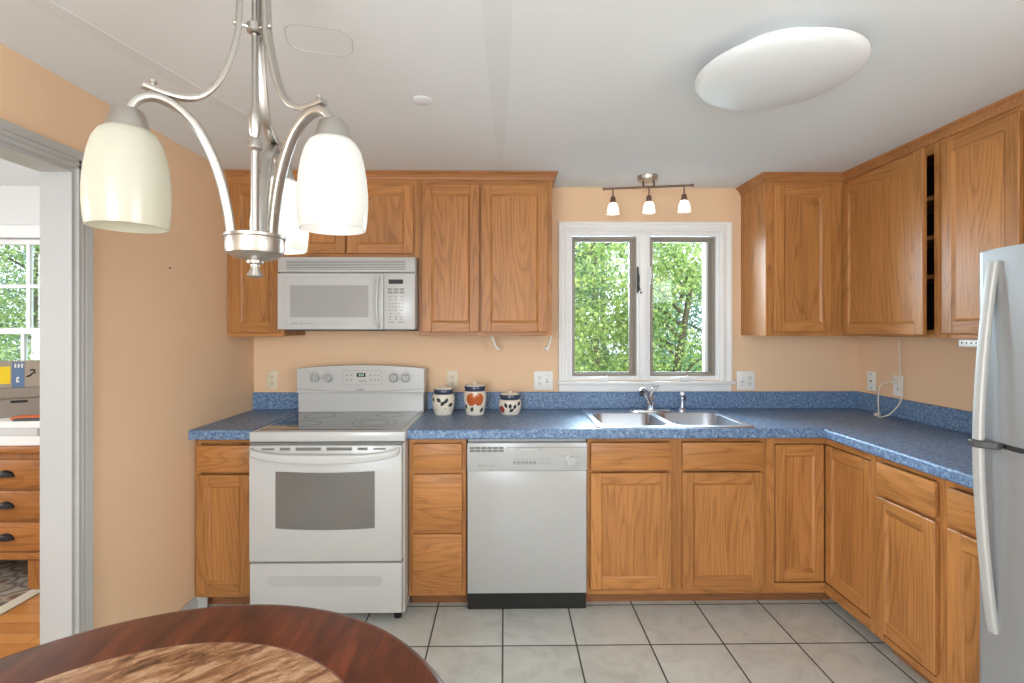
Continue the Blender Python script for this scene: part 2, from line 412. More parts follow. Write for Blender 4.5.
# ------------------------------------------------------------------ room shell
XL, XR, YB, YR, ZC = -1.54, 2.205, 3.18, -2.35, 2.28
WX0, WX1, WZ0, WZ1 = 0.400, 1.335, 1.085, 1.998
def grid_wall(m, axis, a_cuts, z_cuts, t0, t1, holes):
    """wall made of rectangular cells; axis 'X' runs along x with thickness in y, 'Y' runs along y with thickness in x"""
    b = MB(m)
    for i in range(len(a_cuts) - 1):
        for j in range(len(z_cuts) - 1):
            if (i, j) in holes: continue
            if axis == 'X': b.box(a_cuts[i], a_cuts[i + 1], t0, t1, z_cuts[j], z_cuts[j + 1])
            else: b.box(t0, t1, a_cuts[i], a_cuts[i + 1], z_cuts[j], z_cuts[j + 1])
    bmesh.ops.remove_doubles(b.bm, verts=b.bm.verts, dist=1e-5)
    seen = {}
    for f in list(b.bm.faces):
        k = tuple(sorted(v.index for v in f.verts)) if False else frozenset(f.verts)
        seen.setdefault(k, []).append(f)
    kill = [f for fs in seen.values() if len(fs) > 1 for f in fs]
    bmesh.ops.delete(b.bm, geom=kill, context='FACES')
    return b
struct(grid_wall(peach, 'X', [XL - .13, WX0, WX1, XR + .13], [0, WZ0, WZ1, 2.5], YB, YB + .14, {(1, 1)}).build('wall_back'))
DY0, DY1, DZ = 0.55, 1.868, 1.985
# the side wall: kitchen face peach, the far room's face pale grey
lw = grid_wall([peach, denpaint], 'Y', [YR, DY0, DY1, YB], [0, DZ, 2.5], XL - .106, XL, {(1, 0)})
for f in lw.bm.faces:
    if abs(f.calc_center_median().x - (XL - .106)) < 1e-4: f.material_index = 1
struct(lw.build('wall_left'))
struct(grid_wall(peach, 'Y', [YR, -1.75, -.25, YB], [0, .85, 2.1, 2.5], XR, XR + .13, {(1, 1)}).build('wall_right'))
struct(grid_wall(peach, 'X', [XL - .13, -1.6 + .02, .9, XR + .13], [0, .7, 2.15, 2.5], YR - .14, YR, {(1, 1)}).build('wall_rear'))
struct(MB(tile).box(XL - .0524, XR, YR, YB, -.06, 0).build('floor'))
ceil = struct(MB(ceilpaint).box(XL - .0, XR, YR, YB, ZC, ZC + .1).build('ceiling'))
# painted-over patches left by old work on the ceiling
def patch(poly, name='ceiling_patch', dz=.0012):
    b = MB([ceilpatch, ceilpatch_edge]); b.prism(poly, ZC - dz, ZC + .001 + dz)
    o = b.build(name, parent=ceil); return o
patch([(-.062, .9), (.022, .9), (.020, 1.6), (.006, 2.3), (-.012, 2.62), (-.036, 2.62), (-.048, 2.2), (-.060, 1.6)])
patch([(-.044, .9), (-.006, .9), (-.008, 1.7), (-.018, 2.4), (-.036, 2.4), (-.044, 1.7)], dz=.002)
patch([(-1.30, 1.25), (-1.24, 1.23), (-.98, 2.45), (-1.04, 2.47)])
# rounded outline of a filled opening beside the hanging lamp
o_ = MB(ceilpatch_edge)
o_.sweep([(-.56 + a_ * .966 - c_ * .26, 1.565 + a_ * .26 + c_ * .966, ZC - .0004) for a_, c_ in rrect(.19, .15, .05, 5)], [(-.002, -.0004), (.002, -.0004), (.002, .0006), (-.002, .0006)], closed=True)
o_.build('ceiling_patch_outline', parent=ceil)
t = tag(MB([ceilpaint, ceilpatch_edge]).lathe([(0, -.006), (.034, -.006), (.0385, -.004)], 0).lathe([(.0385, -.004), (.041, 0)], 1).build('ceiling_cover_plate', loc=(-.316, 1.969, ZC)),
        'small round white cover plate painted over on the ceiling', 'cover plate')

# doorway trim
dt = sroot('trim_1')
b = MB(doortrim)     # lining of the opening
b.box(XL - .110, XL + .002, DY1 - .02, DY1, 0, DZ - .02); b.box(XL - .110, XL + .002, DY0, DY0 + .02, 0, DZ - .02); b.box(XL - .110, XL + .002, DY0, DY1, DZ - .02, DZ)
b.build('door_lining', dt)
prof = [(0, 0), (0, .010), (.004, .016), (.018, .016), (.022, .012), (.026, .016), (.040, .016), (.044, .012), (.048, .016), (.062, .018), (.074, .020), (.079, .020), (.079, 0)]
prof = [(a * .82, d * .8) for a, d in prof]
def casing_y(yin, sgn, z1):     # upright fluted board on the kitchen side
    c = MB(doortrim); pr = [(XL + d + .0005, yin + sgn * a) for a, d in prof]
    c.prism(pr, 0, z1); return c
casing_y(DY1 - .006, 1, DZ + .0588).build('door_casing', dt)
casing_y(DY0 + .006, -1, DZ + .0588).build('door_casing', dt)
c = MB(doortrim); A = [(XL + d + .0005, DZ - .006 + a) for a, d in prof]
va = [c.bm.verts.new((x, DY0 - .0588, z)) for x, z in A]; vb = [c.bm.verts.new((x, DY1 + .0588, z)) for x, z in A]
k = len(A); c.bm.faces.new(va); c.bm.faces.new(vb[::-1])
for i in range(k): c.bm.faces.new((va[i], vb[i], vb[(i + 1) % k], va[(i + 1) % k]))
c.build('head_casing', dt)
b = MB(doortrim)
for y0, y1 in ((DY1 + .0595, 2.575), (YR, DY0 - .0595)):
    b.prism([(XL, 0), (XL + .016, 0), (XL + .016, .055), (XL + .010, .066), (XL + .006, .075), (XL, .075)], y0, y1, M=Matrix(((1, 0, 0, 0), (0, 0, 1, 0), (0, 1, 0, 0), (0, 0, 0, 1))))
b.box(XL, XL + .058, 2.575, 2.592, 0, .07, bev=.003)
struct(b.build('baseboard_left'))
tag(MB(darkgrey).lathe([(.0025, 0), (.0025, .004), (.0042, .006), (0, .010)], seg=8).build('wall_nail', loc=(XL, 2.38, 1.685), rot=(0, R(90), 0)), 'tiny dark nail in the bare peach wall beside the doorway', 'nail')

# ------------------------------------------------------------------ kitchen window (window_1)
w1 = sroot('window_1')
def frame_ring(b, x0, x1, z0, z1, wl, wr, wb, wt, y0, y1, mi=0, bev=.0015):
    b.box(x0, x0 + wl, y0, y1, z0, z1, mi, bev); b.box(x1 - wr, x1, y0, y1, z0, z1, mi, bev)
    b.box(x0 + wl, x1 - wr, y0, y1, z0, z0 + wb, mi, bev); b.box(x0 + wl, x1 - wr, y0, y1, z1 - wt, z1, mi, bev)
# moulded casing, three sides, swept round the opening with mitred corners
cprof = [(0, 0), (.0, .012), (.010, .014), (.016, .019), (.030, .019), (.036, .014), (.052, .016), (.060, .022), (.072, .022), (.072, 0)]
c = MB(trimwhite); path = [(WX0 + .005, WZ0 - .02, 1, 0), (WX0 + .005, WZ1 - .005, 1, 1), (WX1 - .001, WZ1 - .005, -1, 1), (WX1 - .001, WZ0 - .02, -1, 0)]
rings = []
for (x, z, sx, sz) in path:
    rings.append([c.bm.verts.new((x - sx * a, YB - d - .0005, z + (a if sz else 0))) for a, d in cprof])
for a_, b_ in zip(rings, rings[1:]):
    for i in range(len(cprof)): c.bm.faces.new((a_[i], a_[(i + 1) % len(cprof)], b_[(i + 1) % len(cprof)], b_[i]))
c.bm.faces.new(rings[0]); c.bm.faces.new(rings[-1][::-1])
c.build('window_casing', w1)
b = MB(trimwhite)    # stool and apron
b.box(WX0 - .078, WX1 + .084, YB - .045, YB + .02, 1.064, 1.082, 0, .004, 2); b.box(WX0 - .066, WX1 + .070, YB - .018, YB - .0005, 1.017, 1.064, 0, .003)
b.build('window_sill', w1)
b = MB(vinylwhite)   # fixed frame
frame_ring(b, WX0, WX1, WZ0, WZ1, .018, .018, .026, .016, YB + .0, YB + .12)
b.build('window_frame', w1)
b = MB(vinylwhite); b.box(.822, .906, YB + .0105, YB + .11, WZ0 + .02, WZ1 - .01, 0, .002); b.box(.838, .886, YB - .012, YB + .012, WZ0, WZ1 - .008, 0, .004, 2)
b.build('mullion', w1)
for i, (x0, x1) in enumerate(((.420, .826), (.909, 1.316))):
    b = MB(taupe); frame_ring(b, x0, x1, 1.111, 1.980, .016, .016, .014, .030 if False else .016, YB + .018, YB + .030)
    b.build('screen_frame', w1)
    sash = MB([taupe, vinylwhite])
    frame_ring(sash, x0 + .004, x1 - .004, 1.113, 1.976, .014, .030, .016, .020, YB + .055, YB + .068)
    if i: sash.box(x1 - .050, x1 - .034, YB + .050, YB + .097, 1.134, 1.950, 1)
    so = sash.build('sash', w1)
    MB(glass).box(x0 + .012, x1 - (.045 if i else .028), YB + .060, YB + .063, 1.122, 1.965).build('pane', so)
    tr = MB(taupe); frame_ring(tr, x0 + .014, x1 - .014, 1.124, 1.966, (.006), .030 if not i else .008, .010, .016, YB + .040, YB + .0545, 0, 0)
    tr.build('sash_stop', so)
    h = MB(vinylwhite)     # crank handle folded on the sill
    cx = x0 + (.19 if i == 0 else .20)
    h.box(cx - .02, cx + .03, YB - .018, YB + .004, 1.083, 1.098, 0, .003)
    h.sweep(smooth_path([(cx + .02, YB - .014, 1.100), (cx - .02, YB - .018, 1.105), (cx - .07, YB - .018, 1.098), (cx - .085, YB - .018, 1.096)], 4), rrect(.010, .009, .003, 2))
    h.lathe([(0, 0), (.006, 0), (.007, .008), (.004, .016), (0, .017)], seg=12, c=(cx + .022, YB - .012, 1.099))
    h.build('crank_handle', w1)
    for kx in (.09, .20):     # screen clips
        pass
b = MB(darkgrey)
b.box(.822, .834, YB + .004, YB + .012, 1.63, 1.79, 0, .002)
b.sweep(smooth_path([(.828, YB + .0, 1.75), (.830, YB - .012, 1.72), (.828, YB - .016, 1.68), (.836, YB - .014, 1.64)], 5), rrect(.009, .008, .002, 2))
b.lathe([(0, 0), (.007, 0), (.008, .006), (0, .012)], c=(.842, YB - .016, 1.624), seg=10)
b.build('sash_lock', w1)
b = MB(vinylwhite); b.box(.903, .912, YB + .003, YB + .012, 1.68, 1.79, 0, .002); b.sweep([(.908, YB - .002, 1.77), (.908, YB - .010, 1.72), (.908, YB - .008, 1.69)], rrect(.008, .006, .002, 2)); b.build('sash_lock', w1)
b = MB(trimwhite); b.box(1.130, 1.190, YB - .018, YB - .004, 1.0822, 1.087, 0, .001); b.box(1.130, 1.136, YB - .018, YB - .006, 1.0822, 1.108, 0, .001); b.box(1.184, 1.190, YB - .018, YB - .006, 1.0822, 1.106, 0, .001); b.build('sill_bracket', w1)

# ------------------------------------------------------------------ cabinets
DT = .020     # door thickness
def door(parent, x0, x1, z0, z1, y, mats=(oak_v, oak_h), st=.055, rail=.055, loc=None, rz=None, rec=.008):
    """framed door with a recessed panel; y is its back plane"""
    f = MB(list(mats)); yf, yb = y - DT, y
    f.box(x0, x0 + st, yf, yb, z0, z1, 0, .003); f.box(x1 - st, x1, yf, yb, z0, z1, 0, .003)
    f.box(x0 + st, x1 - st, yf + .0006, yb, z0, z0 + rail, 1, .0025); f.box(x0 + st, x1 - st, yf + .0006, yb, z1 - rail, z1, 1, .0025)
    a0, a1, c0, c1 = x0 + st, x1 - st, z0 + rail, z1 - rail; w = .009; ya, yc = yf + .0025, yf + rec
    for (p, q, r_, s_) in (((a0, c0), (a0, c1), (a0 + w, c1 - w), (a0 + w, c0 + w)), ((a1, c1), (a1, c0), (a1 - w, c0 + w), (a1 - w, c1 - w))):
        f.quad([(p[0], ya, p[1]), (q[0], ya, q[1]), (r_[0], yc, r_[1]), (s_[0], yc, s_[1])], 0)
    for (p, q, r_, s_) in (((a1, c0), (a0, c0), (a0 + w, c0 + w), (a1 - w, c0 + w)), ((a0, c1), (a1, c1), (a1 - w, c1 - w), (a0 + w, c1 - w))):
        f.quad([(p[0], ya, p[1]), (q[0], ya, q[1]), (r_[0], yc, r_[1]), (s_[0], yc, s_[1])], 1)
    fo = f.build('door', parent, loc, (0, 0, rz) if rz else None, recalc=True)
    MB(mats[0]).box(a0 + .0005, a1 - .0005, yc, yb - .004, c0 + .0005, c1 - .0005).build('panel', fo)
    return fo
def drawer_front(parent, x0, x1, z0, z1, y, m=oak_h):
    b = MB(m); b.box(x0, x1, y - DT, y, z0, z1, 0, .006, 2); return b.build('drawer_front', parent)
def face_frame(parent, x0, x1, z0, z1, y, th, stiles, rails, m=(oak_v, oak_h)):
    b = MB(list(m))
    for a, c in stiles: b.box(a, c, y, y + th, z0, z1, 0, .001)
    xs = sorted(stiles)
    for a, c in rails:
        for (l0, l1), (r0, r1) in zip(xs, xs[1:]): b.box(l1 + .0003, r0 - .0003, y + .0004, y + th, a, c, 1, .0008)
    return b.build('face_frame', parent)

BD, BH, KH = .605, .862, .072     # base depth to face frame, top of cabinet, kick height
def base_cabinet(loc, w, label, rz=0, group=None, drawers=(), doors=(), stiles=None, rails=((.072, .098), (.688, .702), (.838, .862)), kick=True, BD=BD, sink=False):
    r = thing('base_cabinet', loc, label, 'cabinet', group, rz)
    b = MB([oak_v, dark_in])
    if sink:
        b.box(.001, .017, -BD + .0185, -.004, KH, BH - .002); b.box(w - .017, w - .001, -BD + .0185, -.004, KH, BH - .002)
        b.box(.017, w - .017, -BD + .0185, -.004, KH, KH + .016); b.box(.017, w - .017, -.010, -.004, KH + .016, BH - .002)
    else: b.box(.001, w - .001, -BD + .0185, -.004, KH, BH - .002)
    b.build('carcass', r)
    face_frame(r, 0, w, KH, BH, -BD, .018, stiles or [(0, .03), (w - .03, w)], rails)
    for d in drawers: drawer_front(r, *d, -BD - .0008)
    for d in doors: door(r, *d, -BD - .0008)
    if kick: MB(oak_kick).box(.001, w - .001, -BD + .07, -BD + .09, 0, KH - .0005).build('toe_kick', r)
    return r

base_cabinet((XL + .002, YB, 0), .303, 'narrow oak base cabinet with one drawer between peach wall and stove',
             drawers=[(.018, .285, .700, .830)], doors=[(.018, .285, .095, .684)])
base_cabinet((-.478, YB, 0), .286, 'oak base cabinet of three drawers between stove and dishwasher',
             drawers=[(.020, .266, .703, .836), (.020, .266, .407, .684), (.020, .266, .101, .387)], rails=((.072, .104), (.384, .410), (.682, .705), (.834, .862)))
base_cabinet((.413, YB, 0), .905, 'wide oak sink cabinet with two doors below the kitchen sink',
             drawers=[(.016, .418, .703, .838), (.476, .884, .703, .838)], doors=[(.016, .420, .106, .686), (.476, .884, .106, .686)],
             stiles=[(0, .03), (.405, .49), (.872, .905)], sink=True)
# corner cabinet with a two-leaf inset door
r = thing('corner_cabinet', (XR, YB, 0), 'oak corner base cabinet with hinged two-leaf door in the inside corner', 'cabinet')
BR = .588
FX, FY = -BR, -BD          # frame faces, local to the corner
cx0 = 1.3185 - XR          # start on the back run
cy0 = 2.215 - YB           # end on the right run
b = MB([oak_v]); b.box(cx0, -.004, FY + .0425, -.004, KH, BH - .002); b.box(FX + .0425, -.004, cy0 + .001, FY + .0425, KH, BH - .002); b.build('carcass', r)
b = MB([oak_v, oak_h, oak_d])
b.box(cx0, 1.362 - XR, FY, FY + .018, KH, BH, 0, .001); b.box(1.362 - XR, FX, FY, FY + .018, .826, BH, 1, .001); b.box(1.362 - XR, FX, FY, FY + .018, KH, .122, 1, .001)
b.box(FX, FX + .018, cy0, 2.250 - YB, KH, BH, 0, .001); b.box(FX, FX + .018, 2.250 - YB, FY, .826, BH, 2, .001); b.box(FX, FX + .018, 2.250 - YB, FY, KH, .122, 2, .001)
b.box(FX, FX + .018, FY, FY + .018, .826, BH, 1); b.box(FX, FX + .018, FY, FY + .018, KH, .122, 1)
b.build('face_frame', r)
d1 = door(r, 1.368 - XR, FX - .0015, .128, .820, FY + .021, st=.05)
d2 = door(r, 0.0, 0.318, .128, .820, 0, st=.05, loc=(FX + .0215, FY - .0015, 0), rz=-math.pi / 2)
b = MB(oak_kick); b.box(cx0, -.515, -.535, -.515, 0, KH - .0005); b.build('toe_kick', r)
# right run
RB = 2.2135
base_cabinet((XR, RB, 0), .345, 'oak base cabinet with drawer over door between corner cabinet and last cabinet', -math.pi / 2,
             drawers=[(.024, .326, .705, .836)], doors=[(.024, .326, .118, .688)], stiles=[(0, .04), (.31, .345)], BD=BR)
base_cabinet((XR, RB - .3455, 0), .262, 'oak base cabinet with worn door top partly hidden behind the refrigerator', -math.pi / 2,
             drawers=[(.033, .252, .705, .836)], doors=[(.033, .252, .118, .688)], stiles=[(0, .045), (.235, .262)], BD=BR)

# ---- wall cabinets
UD = .305
def wall_cabinet(loc, w, z0, z1, label, rz=0, doors=(), stiles=None, shelves=(), open_front=False, rl=.035, top_rail=.07, group=None, UD=UD):
    r = thing('wall_cabinet', loc, label, 'cabinet', group, rz)
    if open_front:
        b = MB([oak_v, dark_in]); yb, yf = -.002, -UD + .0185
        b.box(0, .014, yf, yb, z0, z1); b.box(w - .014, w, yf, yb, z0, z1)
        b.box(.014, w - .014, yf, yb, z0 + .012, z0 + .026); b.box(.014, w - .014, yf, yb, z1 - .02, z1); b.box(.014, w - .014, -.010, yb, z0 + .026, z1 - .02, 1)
        b.build('carcass', r)
        for zz in shelves: MB(oak_h).box(.0145, w - .0145, -UD + .03, -.0105, zz - .009, zz + .009).build('shelf', r)
    else:
        MB([oak_v]).box(0.0005, w - .0005, -UD + .0185, -.002, z0 + .004, z1).build('carcass', r)
    face_frame(r, 0, w, z0, z1, -UD, .018, stiles or [(0, .04), (w - .04, w)], ((z0, z0 + rl), (z1 - top_rail, z1)))
    for d in doors: door(r, *d, -UD - .0008)
    return r
ZT = 2.262
wall_cabinet((XL + .002, YB, 0), .313, 1.362, ZT, 'narrow oak wall cabinet between peach wall and microwave', doors=[(.026, .292, 1.382, 2.205)])
wall_cabinet((-1.2245, YB, 0), .743, 1.800, ZT, 'short oak wall cabinet with two doors directly above the microwave', doors=[(.02, .342, 1.822, 2.205), (.352, .718, 1.822, 2.205)], stiles=[(0, .04), (.325, .37), (.703, .743)])
wall_cabinet((-.481, YB, 0), .746, 1.366, ZT, 'large oak wall cabinet with two tall doors between microwave and window',
             doors=[(.022, .340, 1.388, 2.207), (.350, .720, 1.388, 2.207)], stiles=[(0, .04), (.315, .375), (.706, .746)])
cr = wall_cabinet((1.476, YB, 0), .726, 1.365, ZT, 'oak corner wall cabinet with pale end panel beside the window', doors=[(.034, .356, 1.388, 2.21)], stiles=[(0, .05), (.34, .443)])
MB(oak_v).box(-.006, -.0003, -UD, -.002, 1.366, ZT).build('end_panel', cr)
UR = .285
ra = wall_cabinet((XR, YB - UD - .0005, 0), .6245, 1.366, ZT, 'oak wall cabinet with its door ajar showing dark shelves', -math.pi / 2, stiles=[(0, .04), (.6025, .6245)], open_front=True, shelves=(1.645, 1.825, 2.005), UD=UR)
door(ra, 0, .606, 1.378, 2.212, 0, loc=(.012, -UR - .002, 0), rz=-R(3.8))
wall_cabinet((XR, YB - UD - .6255, 0), .415, 1.366, ZT, 'oak wall cabinet with closed door right above the refrigerator edge', -math.pi / 2, doors=[(.038, .377, 1.386, 2.214)], stiles=[(0, .055), (.36, .415)], UD=UR)
wall_cabinet((XR, YB - UD - 1.041, 0), .80, 1.70, ZT, 'oak wall cabinet above the refrigerator at the frame edge', -math.pi / 2, doors=[(.02, .395, 1.72, 2.214), (.405, .78, 1.72, 2.214)], stiles=[(0, .04), (.38, .42), (.76, .80)], UD=UR)

# crown mouldings along the cabinet tops
crown_prof = [(a_ * .72, h_ * .68) for a_, h_ in [(0, -.064), (.006, -.064), (.010, -.056), (.012, -.046), (.026, -.022), (.036, -.014), (.040, -.010), (.044, -.002), (.044, 0), (0, 0)]]
def crown(path, name, label):
    """path: points with outward offset directions (mitred)"""
    c = MB(oak_edge); rings = []
    for (x, y, ox, oy) in path: rings.append([c.bm.verts.new((x + ox * a, y + oy * a, ZC - .0008 + h)) for a, h in crown_prof])
    n = len(crown_prof)
    for a_, b_ in zip(rings, rings[1:]):
        for i in range(n): c.bm.faces.new((a_[i], a_[(i + 1) % n], b_[(i + 1) % n], b_[i]))
    c.bm.faces.new(rings[0]); c.bm.faces.new(rings[-1][::-1])
    return tag(c.build(name), label, 'moulding')
yf = YB - UD - .0008
crown([(XL + .0005, yf, 0, -1), (.2658, yf, 1, -1), (.2658, YB - .0005, 1, 0)], 'crown_moulding', 'oak crown moulding along the cabinets over the microwave')
xf = XR - UR - .0008
crown([(1.4690, YB - .0005, -1, 0), (1.4690, yf, -1, -1), (xf, yf, -1, -1), (xf, 1.0, -1, 0)], 'crown_moulding', 'oak crown moulding turning the corner above the open-door cabinet')

# ------------------------------------------------------------------ countertops
CZ0, CZ1, CF = .862, .911, 2.525
def slab(b, cells, z0, z1):
    for (x0, x1, y0, y1) in cells: b.box(x0, x1, y0, y1, z0, z1)
    bmesh.ops.remove_doubles(b.bm, verts=b.bm.verts, dist=1e-5)
    seen = {}
    for f in b.bm.faces: seen.setdefault(frozenset(f.verts), []).append(f)
    bmesh.ops.delete(b.bm, geom=[f for fs in seen.values() if len(fs) > 1 for f in fs], context='FACES')
    bmesh.ops.dissolve_limit(b.bm, angle_limit=R(1), verts=b.bm.verts, edges=b.bm.edges)
def round_edges(b, pred, off=.010, seg=3):
    ed = [e for e in b.bm.edges if len(e.link_faces) == 2 and pred(e)]
    res = bmesh.ops.bevel(b.bm, geom=ed, offset=off, segments=seg, affect='EDGES', profile=.5)
    for f in res['faces']: f.smooth = True
ct = thing('countertop', (XL + .001, YB, CZ0), 'short blue speckled countertop piece left of the stove', 'countertop')
b = MB(laminate); b.box(0, .3055, CF - YB, -.001, 0, CZ1 - CZ0)
round_edges(b, lambda e: all(abs(v.co.y - (CF - YB)) < 1e-4 for v in e.verts) and abs(e.verts[0].co.z - e.verts[1].co.z) < 1e-5)
b.build('worktop', ct)
MB(laminate).box(0, .3055, -.020, -.001, CZ1 - CZ0, 1.016 - CZ0, 0, .003).build('backsplash', ct)
ct = thing('countertop', (0, 0, CZ0), 'long blue speckled L-shaped countertop carrying the sink', 'countertop')
CXF = 1.582
SX0, SX1, SY0, SY1 = .485, 1.235, 2.566, 3.075
b = MB(laminate); H_ = CZ1 - CZ0
xs = [-.477, SX0, SX1, CXF, XR - .001]; ys = [CF, SY0, SY1, YB - .001]
cells = [(xs[i], xs[i + 1], ys[j], ys[j + 1]) for i in range(4) for j in range(3) if not (i == 1 and j == 1)] + [(CXF, XR - .001, 1.615, CF)]
slab(b, cells, 0, H_)
def front_edge(e):
    p, q = e.verts
    if abs(p.co.z - q.co.z) > 1e-5: return False
    return (abs(p.co.y - CF) < 1e-4 and abs(q.co.y - CF) < 1e-4 and max(p.co.x, q.co.x) < CXF + .001) or (abs(p.co.x - CXF) < 1e-4 and abs(q.co.x - CXF) < 1e-4 and max(p.co.y, q.co.y) < CF + .001)
round_edges(b, front_edge)
b.build('worktop', ct)
b = MB(laminate); b.box(-.477, XR - .001, YB - .020, YB - .001, H_, 1.016 - CZ0, 0, .003); b.build('backsplash', ct)
b = MB(laminate); b.box(XR - .020, XR - .001, 1.615, YB - .0205, H_, 1.016 - CZ0, 0, .003); b.build('backsplash', ct)

# ------------------------------------------------------------------ sink and taps
sk = thing('kitchen_sink', (0, 0, CZ1), 'double bowl stainless steel sink under the window', 'sink')
def rloop(x0, x1, y0, y1, r, z, seg=5):
    return [(((x0 + x1) / 2) + a, ((y0 + y1) / 2) + c_, z) for a, c_ in rrect(x1 - x0, y1 - y0, r, seg)]
b = MB([steel]); bm = b.bm
def loops_strip(loops, mi=0, smooth=True):
    vv = [[bm.verts.new(p) for p in L] for L in loops]; n = len(vv[0])
    for A_, B_ in zip(vv, vv[1:]):
        for i in range(n):
            f = bm.faces.new((A_[i], A_[(i + 1) % n], B_[(i + 1) % n], B_[i])); f.smooth = smooth; f.material_index = mi
    return vv
OX0, OX1, OY0, OY1 = .462, 1.262, 2.548, 3.105
outer = loops_strip([rloop(OX0, OX1, OY0, OY1, .03, .0004), rloop(OX0 + .003, OX1 - .003, OY0 + .003, OY1 - .003, .028, .005), rloop(OX0 + .012, OX1 - .012, OY0 + .012, OY1 - .012, .022, .0055)])
bowls = [(.498, .838, 2.588, 2.985), (.868, 1.222, 2.588, 2.985)]
inner = []
for (x0, x1, y0, y1) in bowls:
    inner.append([bm.verts.new(p) for p in rloop(x0, x1, y0, y1, .07, .0055)])
# deck: bridge by triangulated fill
edges = []
for L in [outer[-1]] + inner:
    for i in range(len(L)):
        e = bm.edges.get((L[i], L[(i + 1) % len(L)])) or bm.edges.new((L[i], L[(i + 1) % len(L)])); edges.append(e)
bmesh.ops.triangle_fill(bm, use_beauty=True, use_dissolve=False, edges=edges)
b.build('rim', sk, sharp=60)
for (x0, x1, y0, y1) in bowls:
    b = MB([steel, darkgrey]); bm = b.bm
    L = loops_strip([rloop(x0, x1, y0, y1, .07, .0055), rloop(x0 + .004, x1 - .004, y0 + .004, y1 - .004, .068, .0), rloop(x0 + .010, x1 - .010, y0 + .010, y1 - .010, .064, -.13),
                     rloop(x0 + .02, x1 - .02, y0 + .02, y1 - .02, .055, -.165), rloop(x0 + .05, x1 - .05, y0 + .05, y1 - .05, .04, -.178)])
    f = bm.faces.new(L[-1][::-1]); f.smooth = True
    bo = b.build('bowl', sk, sharp=60)
    MB([steel, darkgrey]).lathe([(.045, 0), (.042, .004), (.034, .001), (0, .001)]).lathe([(0, .002), (.02, .002), (.018, .0035), (0, .004)], 1).build('drain', bo, ((x0 + x1) / 2, (y0 + y1) / 2, -.178))
fa = thing('faucet', (.865, 3.045, CZ1 + .0055), 'chrome single-lever faucet with raised lever behind the sink', 'faucet')
b = MB(chrome); b.lathe([(0, 0), (1.0, 0), (1.0, .35), (.9, .8), (.6, 1.0), (0, 1.0)], seg=36, M=Matrix.Diagonal((.128, .034, .011, 1))); b.build('base_plate', fa)
b = MB(chrome); b.lathe([(.024, .010), (.023, .03), (.026, .045), (.026, .075), (.021, .092), (.008, .102), (0, .103)]); b.build('tap_body', fa)
b = MB(chrome)
sp = smooth_path([(0, -.002, .040), (-.028, -.045, .088), (-.058, -.095, .130), (-.080, -.132, .143), (-.093, -.155, .134)], 6)
b.sweep(sp, lambda t: [(x * (1 - .35 * t), y * (1 - .3 * t)) for x, y in circ(.019, 14)]); b.build('spout', fa)
b = MB(darkgrey); b.lathe([(0, 0), (.011, 0), (.012, .018), (0, .018)], seg=14, M=Matrix.Translation((-.094, -.157, .110))); b.build('aerator', fa)
b = MB(chrome)
b.sweep(smooth_path([(.004, 0, .095), (.014, .005, .118), (.030, .010, .140), (.052, .012, .152)], 5), lambda t: [(x * (1 + .5 * t), y * (1 - .35 * t)) for x, y in circ(.010, 12)]); b.build('lever', fa)
sd = thing('sink_sprayer', (1.057, 3.05, CZ1 + .0055), 'small chrome side sprayer standing beside the faucet', 'sprayer')
MB(chrome).lathe([(.024, 0), (.024, .004), (.015, .010), (.011, .022), (.0, .022)]).build('socket', sd)
b = MB([chrome]); b.lathe([(.010, .022), (.009, .05), (.012, .07), (.014, .082), (.012, .09), (0, .092)])
b.sweep(smooth_path([(0, 0, .084), (-.004, -.015, .10), (-.010, -.032, .106)], 5), circ(.012, 12)); b.build('spray_head', sd)
MB(darkgrey).box(.006, .018, -.016, -.004, .06, .088, 0, .003).build('trigger', sd)

# ------------------------------------------------------------------ stove
st = thing('stove', (-.851, YB, 0), 'white electric range with black glass cooktop and oven window', 'stove')
hw, yF = .369, 2.49 - YB
b = MB(appliance); b.box(-hw, hw, yF + .0, -.03, .035, .862, 0, .003); b.build('body', st)
b = MB(appliance)     # cooktop frame
b.box(-hw - .003, hw + .003, yF - .012, -.032, .8635, .9115, 0, .006, 2); b.build('cooktop_rim', st)
b = MB([cookglass, ringmark]); g0, g1 = yF + .035, -.145
b.prism([(-.345, g0), (.345, g0), (.345, g1), (-.345, g1)], .9116, .9145, 0)
def ring(cx, cy, rr):
    v1 = [b.bm.verts.new((cx + rr * math.cos(a * math.pi / 24), cy + rr * math.sin(a * math.pi / 24), .9148)) for a in range(48)]
    v2 = [b.bm.verts.new((cx + (rr - .0045) * math.cos(a * math.pi / 24), cy + (rr - .0045) * math.sin(a * math.pi / 24), .9148)) for a in range(48)]
    for i in range(48): f = b.bm.faces.new((v1[i], v1[(i + 1) % 48], v2[(i + 1) % 48], v2[i])); f.material_index = 1
for q in ((-.19, -.50, .085), (-.19, -.26, .085), (.17, -.485, .115), (.17, -.485, .075), (.20, -.24, .075)): ring(*q)
b.build('cooktop_glass', st)
